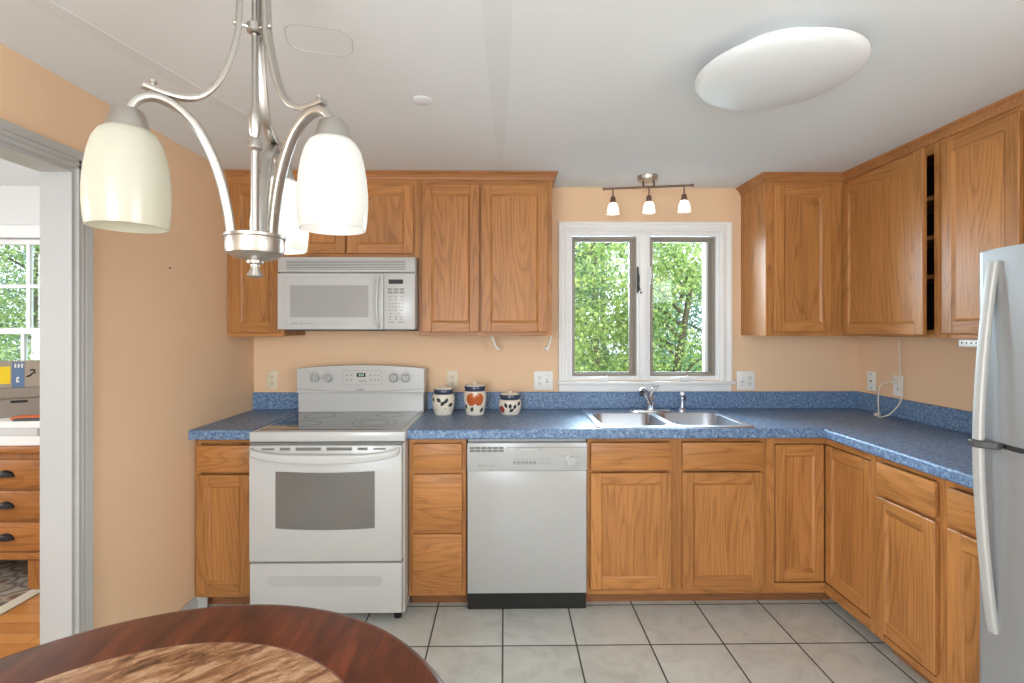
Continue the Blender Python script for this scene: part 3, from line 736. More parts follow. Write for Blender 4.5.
# back guard: riser plus a crowned control panel
b = MB(appliance); b.box(-.370, .370, -.125, -.03, .9116, 1.030, 0, .004); b.build('riser', st)
b = MB([appliance, printgrey])
top = [(x, 1.170 + .019 * (1 - (x / .376) ** 2)) for x in np.linspace(.376, -.376, 17)]
bot = [(x, 1.022 + .012 * (x / .376) ** 2 * 0) for x in (-.376, .376)]
b.prism([(-.376, 1.024), (.376, 1.024)] + top, .03, .135, M=FACE_Y, bev=.006, seg=2)
yp = -.1354
for kx in (-.262, -.188, .198, .268):
    for a in range(9):
        an = R(-40 + a * 32.5); x, z = kx + .036 * math.cos(an), 1.117 + .036 * math.sin(an); b.box(x - .002, x + .002, yp - .0006, yp, z - .002, z + .002, 1)
    b.box(kx - .001, kx + .001, yp - .0006, yp, 1.152, 1.165, 1)
for gx, gz, w, h in ((-.012, 1.098, .05, .003), (-.008, 1.093, .036, .003), (.03, 1.088, .012, .003)): b.box(gx, gx + w, yp - .0006, yp, gz, gz + h, 1)
for gx in (-.080, -.055, .060, .083, .106):
    for gz in (1.104, 1.130): b.box(gx - .006, gx + .006, yp - .0006, yp, gz - .004, gz + .004, 1)
pn = b.build('control_panel', st)
b = MB(seam_grey); P = [(x, 1.052 - .016 * (1 - (x / .372) ** 2)) for x in np.linspace(-.372, .372, 15)]
b.sweep([(x, yp, z) for x, z in P], [(-.0008, -.0012), (.0008, -.0012), (.0008, .0012), (-.0008, .0012)]); b.build('panel_crease', pn)
for kx in (-.262, -.188, .198, .268):
    kb = MB([appliance2, printgrey]); kb.lathe([(.030, 0), (.030, .004), (.023, .007), (.021, .022), (.018, .025), (0, .025)], seg=28, M=Matrix.Translation((kx, yp, 1.117)) @ FACE_Y)
    kb.box(kx - .006, kx + .006, yp - .036, yp - .0245, 1.096, 1.138, 0, .003, 2)
    kb.box(kx - .001, kx + .001, yp - .0368, yp - .036, 1.122, 1.137, 1)
    kb.build('burner_knob', pn)
b = MB(seam_grey)
b.sweep([(x + .012, yp - .0002, z + 1.117) for x, z in rrect(.228, .084, .012, 4)], [(-.0006, -.0006), (.0006, -.0006), (.0006, .0006), (-.0006, .0006)], up=(0, 1, 0), closed=True); b.build('keypad_outline', pn)
b = MB([black, display]); b.box(-.022, .030, yp - .0012, yp, 1.121, 1.144)
for k_, ch in enumerate((0, 1, 2)):
    x = -.010 + k_ * .011
    for zz in (1.1275, 1.1325, 1.1375): b.box(x, x + .006, yp - .0016, yp - .0011, zz - .0006, zz + .0006, 1)
    b.box(x + .0055, x + .0066, yp - .0016, yp - .0011, 1.1275, 1.1375, 1)
b.build('clock_display', pn)
b = MB(printdark)
for i_, w in enumerate((.006, .004, .006, .005, .006)): b.box(-.020 + i_ * .0085, -.020 + i_ * .0085 + w, yp - .0006, yp, 1.043, 1.049)
b.build('maker_mark', pn)
# oven door
b = MB(appliance); b.box(-.361, .361, yF - .040, yF - .001, .300, .852, 0, .008, 2); od = b.build('oven_door', st)
yd = yF - .0402
# window with gently bowed bottom, recessed bezel
zw0, zw1, xw = .458, .730, .232
outl = [(-xw, zw1), (-xw, zw0 + .004)] + [(x, zw0 - .008 * (1 - (x / xw) ** 2) + .004) for x in np.linspace(-xw, xw, 11)[1:-1]] + [(xw, zw0 + .004), (xw, zw1)] + [(x, zw1 - .008 * (1 - (x / xw) ** 2)) for x in np.linspace(xw, -xw, 11)[1:-1]]
b = MB(ovenglass); b.prism([(x, z) for x, z in outl], -yd - .0005, -yd + .002, M=FACE_Y); b.build('oven_window', od)
b = MB(seam_grey); b.sweep([(x, yd - .0015, z) for x, z in outl], [(-.0015, -.0015), (.0015, -.0015), (.0015, .0015), (-.0015, .0015)], up=(0, 1, 0), closed=True); b.build('window_gasket', od)
b = MB(appliance); hp = [(-.346, yd + .002, .834), (-.345, yd - .012, .832)] + [(x, yd - .022 - .026 * (1 - (x / .34) ** 2), .824 - .026 * (1 - (x / .34) ** 4)) for x in np.linspace(-.336, .336, 25)] + [(.345, yd - .012, .832), (.346, yd + .002, .834)]
b.sweep(hp, lambda t_: rrect(.017, .020 + .022 * math.sin(math.pi * t_) ** .4, .008, 3)); b.build('handle', od)
b = MB(ventgrey)
for x0, x1, h in ((-.300, -.240, .009), (-.214, -.166, .013), (-.140, -.020, .015), (.006, .126, .015), (.152, .200, .013), (.226, .286, .009)):
    b.box(x0, x1, yd - .001, yd + .002, .836 - h / 2, .836 + h / 2, 0, .0008)
b.build('door_vent', od)
b = MB(seam_grey); b.box(-.366, .366, yF - .020, yF - .002, .8535, .8625); b.build('door_gap', st)
b = MB(appliance)
b.box(-.361, .361, yF - .034, yF - .001, .050, .290, 0, .008, 2); dw_ = b.build('storage_drawer', st)
b = MB(appliance2); b.prism([(x, z + .2065) for x, z in rrect(.54, .046, .02, 4)], -(yF - .0342) - .001, -(yF - .0342) + .0035, M=FACE_Y, bev=.0015); b.build('drawer_grip', dw_)
b = MB(seam_grey); b.box(-.364, .364, yF - .022, yF - .002, .2915, .2985); b.build('drawer_gap', st)
for fx in (-.33, .33):
    for fy in (yF + .03, -.12): MB(rubber).lathe([(.0, 0), (.018, 0), (.018, .02), (.010, .024), (.010, .036), (0, .036)], seg=16).build('foot', st, (fx, fy, 0))

# ------------------------------------------------------------------ dishwasher
dw = thing('dishwasher', (.1115, YB, 0), 'white built-in dishwasher with black kick plate', 'dishwasher')
yq = 2.552 - YB
b = MB(appliance2); b.box(-.296, .296, yq + .03, -.02, .10, .857); b.build('tub', dw)
b = MB(dishwasher_white); b.box(-.2965, .2965, yq, yq + .0295, .092, .700, 0, .004, 2); b.build('door', dw)
b = MB([dishwasher_white, printgrey]); b.box(-.298, .298, yq - .010, yq + .0295, .7015, .842, 0, .005, 2)
yc_ = yq - .0102
for k_ in range(6): b.box(-.068 + k_ * .0195, -.068 + k_ * .0195 + .011, yc_ - .0005, yc_ + .001, .758, .7605, 1)
for k_ in range(3):
    b.box(.058, .082, yc_ - .0005, yc_ + .001, .737 + k_ * .012, .7395 + k_ * .012, 1); b.box(.088, .120, yc_ - .0005, yc_ + .001, .737 + k_ * .012, .7395 + k_ * .012, 1)
b.box(.150, .186, yc_ - .0005, yc_ + .001, .775, .778, 1); b.box(.232, .262, yc_ - .0005, yc_ + .001, .772, .7745, 1); b.box(.246, .258, yc_ - .0005, yc_ + .001, .742, .7445, 1); b.box(.244, .252, yc_ - .0005, yc_ + .001, .728, .7305, 1)
for k_, w in enumerate((.012, .006, .006, .007, .006, .004, .02, .015)): b.box(-.243 + k_ * .0105, -.243 + k_ * .0105 + min(w, .009), yc_ - .0005, yc_ + .001, .726, .7315 + (.003 if k_ == 0 else 0), 1)
cp = b.build('control_panel', dw)
b = MB(ventgrey)
for k_ in range(6): b.box(-.284 + k_ * .0285, -.284 + k_ * .0285 + .0245, yc_ - .0006, yc_ + .001, .797, .823, 0)
b.build('vent', cp)
b = MB(appliance2)
for k_ in range(6): b.box(-.284 + k_ * .0285, -.284 + k_ * .0285 + .0245, yc_ - .0010, yc_ + .001, .809, .811, 0)
b.build('vent_bar', cp)
b = MB(seam_grey); b.box(-.100, .288, yc_ - .0006, yc_ + .001, .818, .8205); b.box(-.066, -.052 + .12, yc_ - .0006, yc_ + .001, .810, .8125); b.box(-.100, -.0975, yc_ - .0006, yc_ + .001, .806, .8205)
b.build('latch_slot', cp)
b = MB(appliance2); b.prism([(-.046, .816), (-.038, .806), (.052, .806), (.060, .816)], -yc_ - .001, -yc_ + .006, M=FACE_Y, bev=.001); b.build('latch_grip', cp)
for k_ in range(6): MB(printgrey).box(-.070 + k_ * .0195, -.070 + k_ * .0195 + .0165, yc_ - .002, yc_ + .001, .735, .751, 0, .001).build('button', cp)
b = MB([appliance2, printgrey]); b.lathe([(.029, 0), (.028, .006), (.022, .008), (.020, .020), (0, .021)], seg=28, M=Matrix.Translation((.216, yc_, .755)) @ FACE_Y)
b.box(.211, .221, yc_ - .029, yc_ - .018, .733, .777, 0, .003, 2); b.build('dial', cp)
b = MB(blackmatte); b.box(-.297, .297, yq + .024, yq + .050, 0.001, .090, 0, .002); b.build('kick_plate', dw)

# ------------------------------------------------------------------ microwave
mw = thing('microwave', (-.854, YB, 1.399), 'white over-the-range microwave hung below the short cabinet', 'microwave')
ym = 2.785 - YB
b = MB([appliance, darkgrey]); b.box(-.3685, .3685, ym + .028, -.004, .004, .398, 0, .003); b.box(-.34, .34, ym + .06, -.05, -.006, .0035, 1); b.build('case', mw)
b = MB(appliance2); b.box(-.369, .369, ym + .001, ym + .0275, .312, .394, 0, .006, 2); vg = b.build('vent_grille', mw)
b = MB(ventgrey)
for k_ in range(6): b.box(-.322, .318, ym - .0002, ym + .004, .327 + k_ * .0086, .3305 + k_ * .0086)
b.build('vent_slots', vg)
b = MB(appliance); b.box(-.369, .200, ym - .003, ym + .0275, .003, .306, 0, .006, 2); md = b.build('door', mw)
b = MB(appliance2); b.prism([(x - .085, z + .158) for x, z in rrect(.505, .262, .016, 4)], -ym + .0025, -ym + .0055, M=FACE_Y, bev=.002); b.build('door_surround', md)
b = MB(mwglass); b.prism([(x - .0895, z + .155) for x, z in rrect(.420, .172, .006, 3)], -ym + .0045, -ym + .0065, M=FACE_Y); b.build('window_screen', md)
b = MB(appliance); b.sweep(smooth_path([(.178, ym - .002, .285), (.176, ym - .022, .268), (.172, ym - .032, .20), (.172, ym - .034, .15), (.172, ym - .032, .10), (.176, ym - .022, .035), (.178, ym - .002, .018)], 5), rrect(.022, .012, .005, 3), up=(1, 0, 0)); b.build('handle', md)
b = MB(printgrey)
for k_, w in enumerate((.004, .010, .006, .006, .004, 0, .011, .006, .005, .006, .007, .006, .006, .006)):
    if w: b.box(-.296 + k_ * .0088, -.296 + k_ * .0088 + min(w, .0072), ym - .0062, ym - .0042, .0335, .0385 + (.003 if w > .009 else 0))
b.build('maker_mark', md)
b = MB(appliance); b.box(.2015, .369, ym - .003, ym + .0275, .003, .306, 0, .006, 2); mc = b.build('control_panel', mw)
y3 = ym - .0032
MB([black, display]).box(.228, .306, y3 - .0012, y3 + .001, .249, .273).build('display', mc)
kb = MB(printgrey)
for r_ in range(2):
    for c_ in range(3): kb.box(.222 + c_ * .032, .222 + c_ * .032 + .026, y3 - .001, y3 + .001, .197 + r_ * .017, .209 + r_ * .017)
for r_, (n_, z) in enumerate(((3, .178), (3, .160), (5, .140), (5, .122), (3, .104), (2, .086), (3, .068), (3, .055))):
    for c_ in range(n_):
        w = .090 / n_; x = .224 + c_ * w; kb.box(x + w * .2, x + w * .2 + min(.012, w * .5), y3 - .0008, y3 + .001, z, z + .005)
for x in (.226, .280): kb.box(x, x + .032, y3 - .0008, y3 + .001, .040, .045)
kb.build('keypad', mc)

# ------------------------------------------------------------------ refrigerator
fr = thing('refrigerator', (XR - .034, 1.235, 0), 'silver top-freezer refrigerator at the end of the right-hand counter', 'refrigerator', None, -math.pi / 2)
# local x: from far (-) to near (+), local -y is the front
fw = .362
b = MB(silver); b.box(-fw, fw, -.615, -.03, .03, 1.640, 0, .006, 2); b.build('cabinet', fr)
def fdoor(z0, z1, name):
    d = MB(silver); out = [(-fw, -.620), (-fw, -.678)] + [(-fw + 2 * fw * t_, -.684 - .016 * math.sin(math.pi * t_)) for t_ in np.linspace(.02, .98, 13)] + [(fw, -.678), (fw, -.620)]
    d.prism(out, z0, z1, bev=.005, seg=2); return d.build(name, fr)
d1 = fdoor(1.066, 1.650, 'freezer_door'); d2 = fdoor(.06, 1.050, 'fridge_door')
MB(darkgrey).box(-fw + .002, fw - .002, -.672, -.616, 1.0505, 1.0655).build('door_gasket', fr)
b = MB(darkgrey)     # dark catch bridging both handles
b.prism([(-fw + .012, -.682), (-fw + .022, -.737), (-fw + .045, -.741), (-fw + .066, -.730), (-fw + .085, -.70), (-fw + .085, -.682)], 1.046, 1.068, bev=.004, seg=2); b.build('handle_catch', fr)
hx = -fw + .026
def fhandle(zs, p, name):
    c_ = MB(silverh); pts = smooth_path([(x_, y_, z_) for x_, y_, z_ in zs], 6)
    c_.sweep(pts, rrect(.030, .019, .006, 3), up=(0, -1, 0)); return c_.build(name, p)
fhandle([(hx + .036, -.690, 1.612), (hx + .032, -.699, 1.53), (hx + .024, -.712, 1.34), (hx + .019, -.719, 1.17), (hx + .018, -.721, 1.069)], d1, 'handle')
fhandle([(hx + .018, -.721, 1.045), (hx + .019, -.719, .94), (hx + .024, -.712, .76), (hx + .032, -.699, .57), (hx + .036, -.690, .49)], d2, 'handle')
MB(darkgrey).box(-fw + .01, fw - .01, -.66, -.05, .0, .0295).build('base_grille', fr)

# ------------------------------------------------------------------ hanging lamp
CX, CY = -.551, 1.143
ch = thing('chandelier', (CX, CY, ZC), 'brushed nickel three-arm hanging lamp with frosted glass shades', 'chandelier')
Z = lambda z: z - ZC
MB(nickel).lathe([(0, 0), (.065, 0), (.065, -.006), (.055, -.018), (.03, -.030), (.012, -.034), (0, -.034)]).build('canopy', ch)
b = MB(nickel); b.lathe([(0, Z(2.250)), (.0075, Z(2.250)), (.0075, Z(1.895)), (.012, Z(1.885)), (.014, Z(1.875)), (.012, Z(1.838)), (.0095, Z(1.832)), (.0095, Z(1.826)), (.015, Z(1.818)), (.015, Z(1.806)), (.009, Z(1.800)), (.009, Z(1.615)), (0, Z(1.615))], seg=20)
b.build('stem', ch)
b = MB(nickel)
b.lathe([(0, Z(1.612)), (.057, Z(1.616)), (.0620, Z(1.614)), (.0620, Z(1.608)), (.059, Z(1.606)), (.0605, Z(1.583)), (.058, Z(1.574)), (.043, Z(1.564)), (.022, Z(1.558)), (0, Z(1.558))], seg=40); hub = b.build('hub', ch)
b = MB(nickel); b.lathe([(0, Z(1.559)), (.017, Z(1.558)), (.017, Z(1.553)), (.009, Z(1.550)), (.009, Z(1.540)), (.016, Z(1.529)), (.017, Z(1.525)), (.010, Z(1.521)), (0, Z(1.520))], seg=24); b.build('finial', hub)
b = MB(nickel); b.lathe([(.010, Z(2.060)), (.017, Z(2.062)), (.017, Z(2.079)), (.010, Z(2.081))], seg=20)
cl = b.build('strap_collar', ch)
b0 = MB(nickel)
for k_ in range(3):
    a = R(100.3 + 120 * k_); b0.tube([(.015 * math.cos(a), .015 * math.sin(a), Z(2.070)), (.038 * math.cos(a), .038 * math.sin(a), Z(2.070))], .004, seg=8)
    b0.lathe([(0, -.006), (.0045, -.0045), (.006, 0), (.0045, .0045), (0, .006)], seg=10, c=(.040 * math.cos(a), .040 * math.sin(a), Z(2.070)))
b0.build('collar_screw', cl)
arm_p = [(.048, 1.612), (.054, 1.66), (.066, 1.72), (.084, 1.775), (.110, 1.825), (.145, 1.857), (.178, 1.866), (.203, 1.858), (.216, 1.840), (.218, 1.826)]
strap_p = [(.196, 1.884), (.165, 1.878), (.130, 1.878), (.098, 1.893), (.070, 1.930), (.050, 1.985), (.036, 2.045), (.032, 2.095), (.030, 2.16), (.026, 2.245)]
shade_p = [(.0660, 1.616), (.0685, 1.632), (.0705, 1.660), (.0705, 1.690), (.0680, 1.722), (.0630, 1.754), (.0560, 1.780), (.0470, 1.796), (.038, 1.803)]
lit = {0: (.36, (1, .97, .92)), 1: (.10, (1, .97, .9)), 2: (.17, (1, .98, .97))}
for k_ in range(3):
    a = R(100.3 + 120 * k_); ca, sa = math.cos(a), math.sin(a)
    P3 = lambda q: [(r_ * ca, r_ * sa, z_ - ZC) for r_, z_ in q]
    dz = (-.004, -.013, -.002)[k_]; fr_ = (1.0, 1.045, .93)[k_]; RS = .048 + (.218 - .048) * fr_; Z = lambda z, dz=dz: z - ZC + dz      # one arm sags a little
    arm_p_ = [(.048 + (r_ - .048) * fr_, z_) for r_, z_ in arm_p]; strap_q = [(.03 + (r_ - .03) * fr_ if r_ > .05 else r_, z_) for r_, z_ in strap_p]; RB_ = .048 + (.180 - .048) * fr_
    arm_q = arm_p_[:-3] + [(r_, z_ + dz * f_) for (r_, z_), f_ in zip(arm_p_[-3:], (.3, .7, 1))]
    tang = (-sa, ca, 0)
    b = MB(nickel); b.sweep(smooth_path(P3(arm_q), 5), rrect(.016, .024, .005, 3), up=tang); arm = b.build('arm', ch)
    b = MB(nickel); b.sweep(smooth_path(P3(strap_q), 5), rrect(.011, .021, .003, 2), up=tang); b.build('strap', arm)
    b = MB(nickel); b.lathe([(.005, -.02), (.005, .006), (.0065, .007), (.0065, .011), (.003, .014), (0, .0145)], seg=12, c=(RB_ * ca, RB_ * sa, 1.886 - ZC)); b.build('strap_bolt', arm)
    b = MB(nickel); b.lathe([(0, Z(1.842)), (.022, Z(1.842)), (.027, Z(1.838)), (.034, Z(1.814)), (.0405, Z(1.796)), (.0385, Z(1.795)), (.032, Z(1.803)), (0, Z(1.8045))], seg=28, c=(RS * ca, RS * sa, 0)); b.build('shade_holder', arm)
    p2 = [(r_, Z(z_)) for r_, z_ in shade_p]; p2 += [(r_ - .003, z_) for r_, z_ in p2[::-1]] + [p2[0]]
    b = MB(shade_cream if k_ == 1 else shade_white); b.lathe(p2, seg=40, c=(RS * ca, RS * sa, 0))
    so = b.build('lamp_shade', arm)
    so['label'] = ('cream glass shade with its bulb unlit' if k_ == 1 else 'white glass shade glowing from its bulb')
    b = MB(emissive('bulb_glow_%d' % k_, lit[k_][1] + (1,), 26 * lit[k_][0]) if k_ != 1 else emissive('bulb_dim', lit[k_][1] + (1,), .5))
    b.lathe([(0, Z(1.628)), (.014, Z(1.632)), (.024, Z(1.645)), (.027, Z(1.662)), (.024, Z(1.684)), (.016, Z(1.706)), (.012, Z(1.730)), (.012, Z(1.80)), (0, Z(1.80))], seg=20, c=(RS * ca, RS * sa, 0)); b.build('light_bulb', arm)

# ------------------------------------------------------------------ flush ceiling light
cl = thing('ceiling_light', (.866, 1.625, ZC), 'round white glass flush ceiling light, switched off', 'ceiling light')
MB(trimwhite).lathe([(0, 0), (.15, 0), (.15, -.035), (.145, -.045), (0, -.045)], seg=48).build('base_pan', cl)
pr = [(.238, -.052), (.246, -.056), (.2455, -.062)] + [(.243 * math.cos(t_), -.062 - .052 * math.sin(t_)) for t_ in np.linspace(.08, math.pi / 2, 14)]
pr[-1] = (0, pr[-1][1])
pr = [(0, -.0455), (.15, -.046)] + pr
MB(dome_glass).lathe(pr, seg=64).build('glass_dome', cl)

# ------------------------------------------------------------------ track light over the window
tk = thing('track_light', (.817, 2.93, ZC), 'small three-lamp track light on the ceiling above the window', 'track light')
b = MB(nickel); b.lathe([(0, 0), (.058, 0), (.058, -.022), (.052, -.030), (0, -.032)], seg=36); b.build('canopy', tk)
dirv = Vector((.50, -.085, 0)).normalized()
b = MB(bronze); b.tube([tuple(dirv * -.250 + Vector((0, -.03, -.072))), tuple(dirv * .235 + Vector((0, -.03, -.072)))], .0062, seg=10)
for q in (-.250, .235): b.lathe([(0, -.009), (.008, -.006), (.009, 0), (.008, .006), (0, .009)], seg=10, c=tuple(dirv * q + Vector((0, -.03, -.072))))
b.build('bar', tk)
b = MB(bronze)
for q in (-.03, .03): b.tube([tuple(dirv * q + Vector((0, -.015, -.028))), tuple(dirv * q + Vector((0, -.03, -.072)))], .005, seg=8)
b.build('bar_mount', tk)
glow_track = emissive('track_bulb_glow', (1, .93, .80, 1), 30)
for q in (-.200, .0, .192):
    p = dirv * q + Vector((0, -.03, -.072))
    b = MB(bronze); b.lathe([(.004, 0), (.004, -.045), (.012, -.048), (.0135, -.056), (.015, -.060), (.015, -.072), (.017, -.074), (.017, -.082), (0, -.082)], seg=18); hd = b.build('lamp_holder', tk, p)
    p2 = [(.012, -.080), (.022, -.086), (.029, -.104), (.034, -.128), (.037, -.146), (.034, -.146), (.031, -.128), (.026, -.106), (.019, -.089), (.012, -.083)]
    MB(shade_white).lathe(p2 + [p2[0]], seg=28).build('lamp_shade', hd)
    MB(glow_track).lathe([(0, -.138), (.010, -.136), (.015, -.126), (.014, -.112), (.008, -.098), (0, -.098)], seg=14).build('light_bulb', hd)

# ------------------------------------------------------------------ dining table
tb = thing('dining_table', (-.593, .695, 0), 'round dark mahogany table with tan stone centre inlay', 'table')
b = MB(mahog); b.lathe([(.397, .7495), (.536, .7495), (.547, .747), (.553, .740), (.551, .732), (.533, .724), (.525, .715), (0, .715)], seg=96)
b.lathe([(.397, .7495), (.395, .7475), (0, .7475)], seg=96); b.build('tabletop', tb)
MB(inlay).lathe([(.3945, .7478), (.3945, .7490), (.392, .7496), (0, .7496)], seg=96).build('inlay', tb)
MB(mahog).lathe([(.36, .7145), (.36, .66), (.345, .655), (0, .655)], seg=64).build('apron', tb)
MB(mahog).lathe([(.10, .6545), (.075, .62), (.05, .56), (.06, .50), (.085, .40), (.085, .32), (.06, .26), (.075, .22), (.075, .14), (0, .14)], seg=36).build('pedestal', tb)
for k_ in range(4):
    a = R(45 + 90 * k_); b = MB(mahog); b.sweep(smooth_path([(.06 * math.cos(a), .06 * math.sin(a), .18), (.16 * math.cos(a), .16 * math.sin(a), .19), (.26 * math.cos(a), .26 * math.sin(a), .11), (.34 * math.cos(a), .34 * math.sin(a), .03), (.38 * math.cos(a), .38 * math.sin(a), .026)], 5), rrect(.05, .05, .012, 3)); b.build('leg', tb)

# ------------------------------------------------------------------ canisters
def prof_r(prof, z):
    for (r0, z0), (r1, z1) in zip(prof, prof[1:]):
        if z0 <= z <= z1: return r0 + (r1 - r0) * (z - z0) / (z1 - z0)
    return prof[-1][0]
def canister(x, y, prof, ztop, lid_r, label, decos):
    r = thing('canister', (x, y, CZ1), label, 'canister', 'painted ceramic canisters on the counter')
    full = [(0, .0005)] + prof
    b = MB([ceramic, navy, fruit, leafglaze, redglaze]); b.lathe(full + [(prof[-1][0] - .006, prof[-1][1]), (0, prof[-1][1])], seg=40)
    def decal(a0, z0, w, h, ang, mi, lift, pts=16, leaf=False):
        def ring_(k):
            o = []
            for i in range(pts):
                t_ = 2 * math.pi * i / pts; u = w * math.cos(t_); v = h * math.sin(t_)
                if leaf: v *= (1 - min(1, abs(u) / w) ** 1.5) ** .5 + .02
                u *= k; v *= k
                uu = u * math.cos(ang) - v * math.sin(ang); vv = u * math.sin(ang) + v * math.cos(ang)
                z = z0 + vv; rr = prof_r(prof, z) + lift; aa = a0 + uu / rr
                o.append(b.bm.verts.new((rr * math.cos(aa), rr * math.sin(aa), z)))
            return o
        rs = [ring_(k) for k in (1, .75, .5, .25)]; rr = prof_r(prof, z0) + lift
        c0 = b.bm.verts.new((rr * math.cos(a0), rr * math.sin(a0), z0))
        for A_, B_ in zip(rs, rs[1:]):
            for i in range(pts):
                f = b.bm.faces.new((A_[i], A_[(i + 1) % pts], B_[(i + 1) % pts], B_[i])); f.material_index = mi; f.smooth = True
        for i in range(pts):
            f = b.bm.faces.new((c0, rs[-1][i], rs[-1][(i + 1) % pts])); f.material_index = mi; f.smooth = True
    for d in decos: decal(*d)
    b.build('jar', r)
    zt = prof[-1][1]
    l_ = MB([navy, ceramic]); l_.lathe([(lid_r, zt + .0005), (lid_r + .003, zt + .004), (lid_r, zt + .011), (lid_r + .004, zt + .016), (lid_r + .003, zt + .026), (lid_r, zt + .029)], 0, 40)
    l_.lathe([(lid_r, zt + .029), (lid_r - .004, zt + .034), (lid_r * .6, zt + .039), (.013, zt + .041), (.012, zt + .044), (.013, zt + .047), (0, zt + .049)], 1, 40)
    l_.lathe([(lid_r, zt + .0005), (0, zt + .0005)], 0, 40)
    lo = l_.build('lid', r); return r
F_ = -math.pi / 2      # faces the camera
canister(-.355, 2.985, [(.048, 0), (.052, .006), (.062, .05), (.066, .09), (.064, .105), (.056, .118)], 0, .053, 'medium cream canister with dark leaf sprigs, nearest the stove',
         [(F_ + a_, z_, .018, .011, an, 3, .0006, 12, True) for a_, z_, an in ((-.30, .088, 2.4), (.36, .085, 1.1), (.05, .070, .8), (-.95, .09, 1.8), (.80, .06, .4))] + [(F_ - .6, .035, .004, .003, 0, 3, .0006, 8), (F_ + .3, .04, .004, .003, 0, 3, .0006, 8)])
canister(-.172, 2.985, [(.050, 0), (.054, .006), (.060, .05), (.067, .10), (.066, .122), (.058, .136)], 0, .058, 'tallest cream canister painted with two orange fruits, in the middle',
         [(F_ - .30, .092, .029, .037, .1, 2, .0009, 18), (F_ + .42, .092, .027, .036, -.1, 2, .0016, 18)] + [(F_ + a_, z_, .016, .010, an, 3, .0006, 12, True) for a_, z_, an in ((-.25, .035, 1.3), (.75, .03, .9), (-.95, .05, 1.2))])
canister(.031, 2.985, [(.048, 0), (.052, .005), (.062, .03), (.067, .062), (.064, .076), (.056, .086)], 0, .055, 'smallest canister with red fruit and dark leaves beside the backsplash',
         [(F_ - .85, .034, .020, .020, 0, 4, .0008, 16)] + [(F_ + a_, z_, .016, .010, an, 3, .0006, 12, True) for a_, z_, an in ((-.38, .058, 2.0), (.0, .054, 1.5), (.42, .050, 1.2), (.12, .030, .6), (.85, .066, .5))])

# ------------------------------------------------------------------ outlets
def outlet(loc, rz, label, gang=('duplex',), m=outletwhite, cat='outlet'):
    r = thing('wall_outlet', loc, label, cat, None, rz)
    w = .070 + .046 * (len(gang) - 1)
    b = MB(m); b.box(-w / 2, w / 2, -.006, -.0003, -.058, .058, 0, .0025, 2); b.build('cover_plate', r)
    for g, kind in enumerate(gang):
        gx = (g - (len(gang) - 1) / 2) * .046
        if kind == 'duplex':
            for zz in (-.0195, .0195):
                rc = MB([m]); rc.prism([(x + gx, z + zz) for x, z in rrect(.034, .028, .010, 4)], .0055, .0075, M=FACE_Y); ro = rc.build('receptacle', r)
                s_ = MB(slotdark)
                for dx in (-.0065, .0065): s_.box(gx + dx - .0014, gx + dx + .0014, -.0080, -.0070, zz - .002, zz + .0075)
                s_.lathe([(0, 0), (.003, 0), (.003, .0008), (0, .0008)], seg=10, M=Matrix.Translation((gx, -.0073, zz - .0075)) @ FACE_Y); s_.build('slots', ro)
            MB(printgrey).lathe([(.003, 0), (.0025, .001), (0, .001)], seg=8, M=Matrix.Translation((gx, -.006, 0)) @ FACE_Y).build('screw', r)
        elif kind == 'switch':
            MB(m).box(gx - .005, gx + .005, -.018, -.005, -.004, .012, 0, .002).build('toggle', r)
            s_ = MB(printgrey); s_.box(gx - .0055, gx + .0055, -.0066, -.0055, -.0125, .0125)
            for zz in (-.03, .03): s_.lathe([(.003, 0), (.0025, .001), (0, .001)], seg=8, M=Matrix.Translation((gx, -.006, zz)) @ FACE_Y)
            s_.build('toggle_slot', r)
        else:
            s_ = MB(slotdark); s_.box(gx - .006, gx + .006, -.0068, -.0055, -.006, .006, 0, .001)
            for zz in (-.042, .042): s_.lathe([(.004, 0), (.0035, .001), (0, .001)], seg=8, M=Matrix.Translation((gx, -.006, zz)) @ FACE_Y)
            s_.build('jack', r)
    return r
outlet((-1.428, YB, 1.091), 0, 'ivory wall outlet left of the stove above the short backsplash', m=ivory)
outlet((-.322, YB, 1.090), 0, 'ivory wall outlet just behind the leaf-sprig canister', m=ivory)
outlet((.240, YB, 1.085), 0, 'white two-gang outlet and switch plate left of the window', ('duplex', 'switch'))
outlet((1.500, YB, 1.083), 0, 'white two-gang switch and outlet plate right of the window', ('switch', 'duplex'))
outlet((XR, 3.055, 1.092), -math.pi / 2, 'white phone jack plate on the side wall nearest the corner', ('jack',), cat='phone jack')
po = outlet((XR, 2.845, 1.088), -math.pi / 2, 'white side-wall outlet with a cord plugged in')
pc = thing('power_cord', (XR, 2.845, 1.108), 'cream power cord looping on the counter from the side-wall outlet', 'cord')
MB(cordwhite).box(-.034, -.0085, -.012, .012, -.012, .012, 0, .004, 2).build('plug', pc)
b = MB(cordwhite)
b.tube(smooth_path([(-.030, .0, .0), (-.055, .02, -.004), (-.075, .045, -.03), (-.080, .050, -.10), (-.092, .030, -.165), (-.100, .028, -.1905), (-.115, .012, -.1915), (-.120, -.03, -.1905), (-.085, -.055, -.165), (-.035, -.058, -.10), (-.030, -.058, -.03), (-.03, -.045, .08), (-.03, -.040, .20), (-.03, -.038, .272)], 6), .0035, seg=8); b.build('cord', pc)
MB(cordwhite).box(-.112, -.090, .015, .045, -.196, -.178, 0, .004, 2).build('cord_clip', pc)
b = MB([outletwhite, darkgrey]); b.box(-.10, .10, -.03, .03, -.036, -.001, 0, .008, 3)
for k_ in range(6): b.box(-.082 + k_ * .022, -.076 + k_ * .022, -.0306, -.028, -.022, -.014, 1)
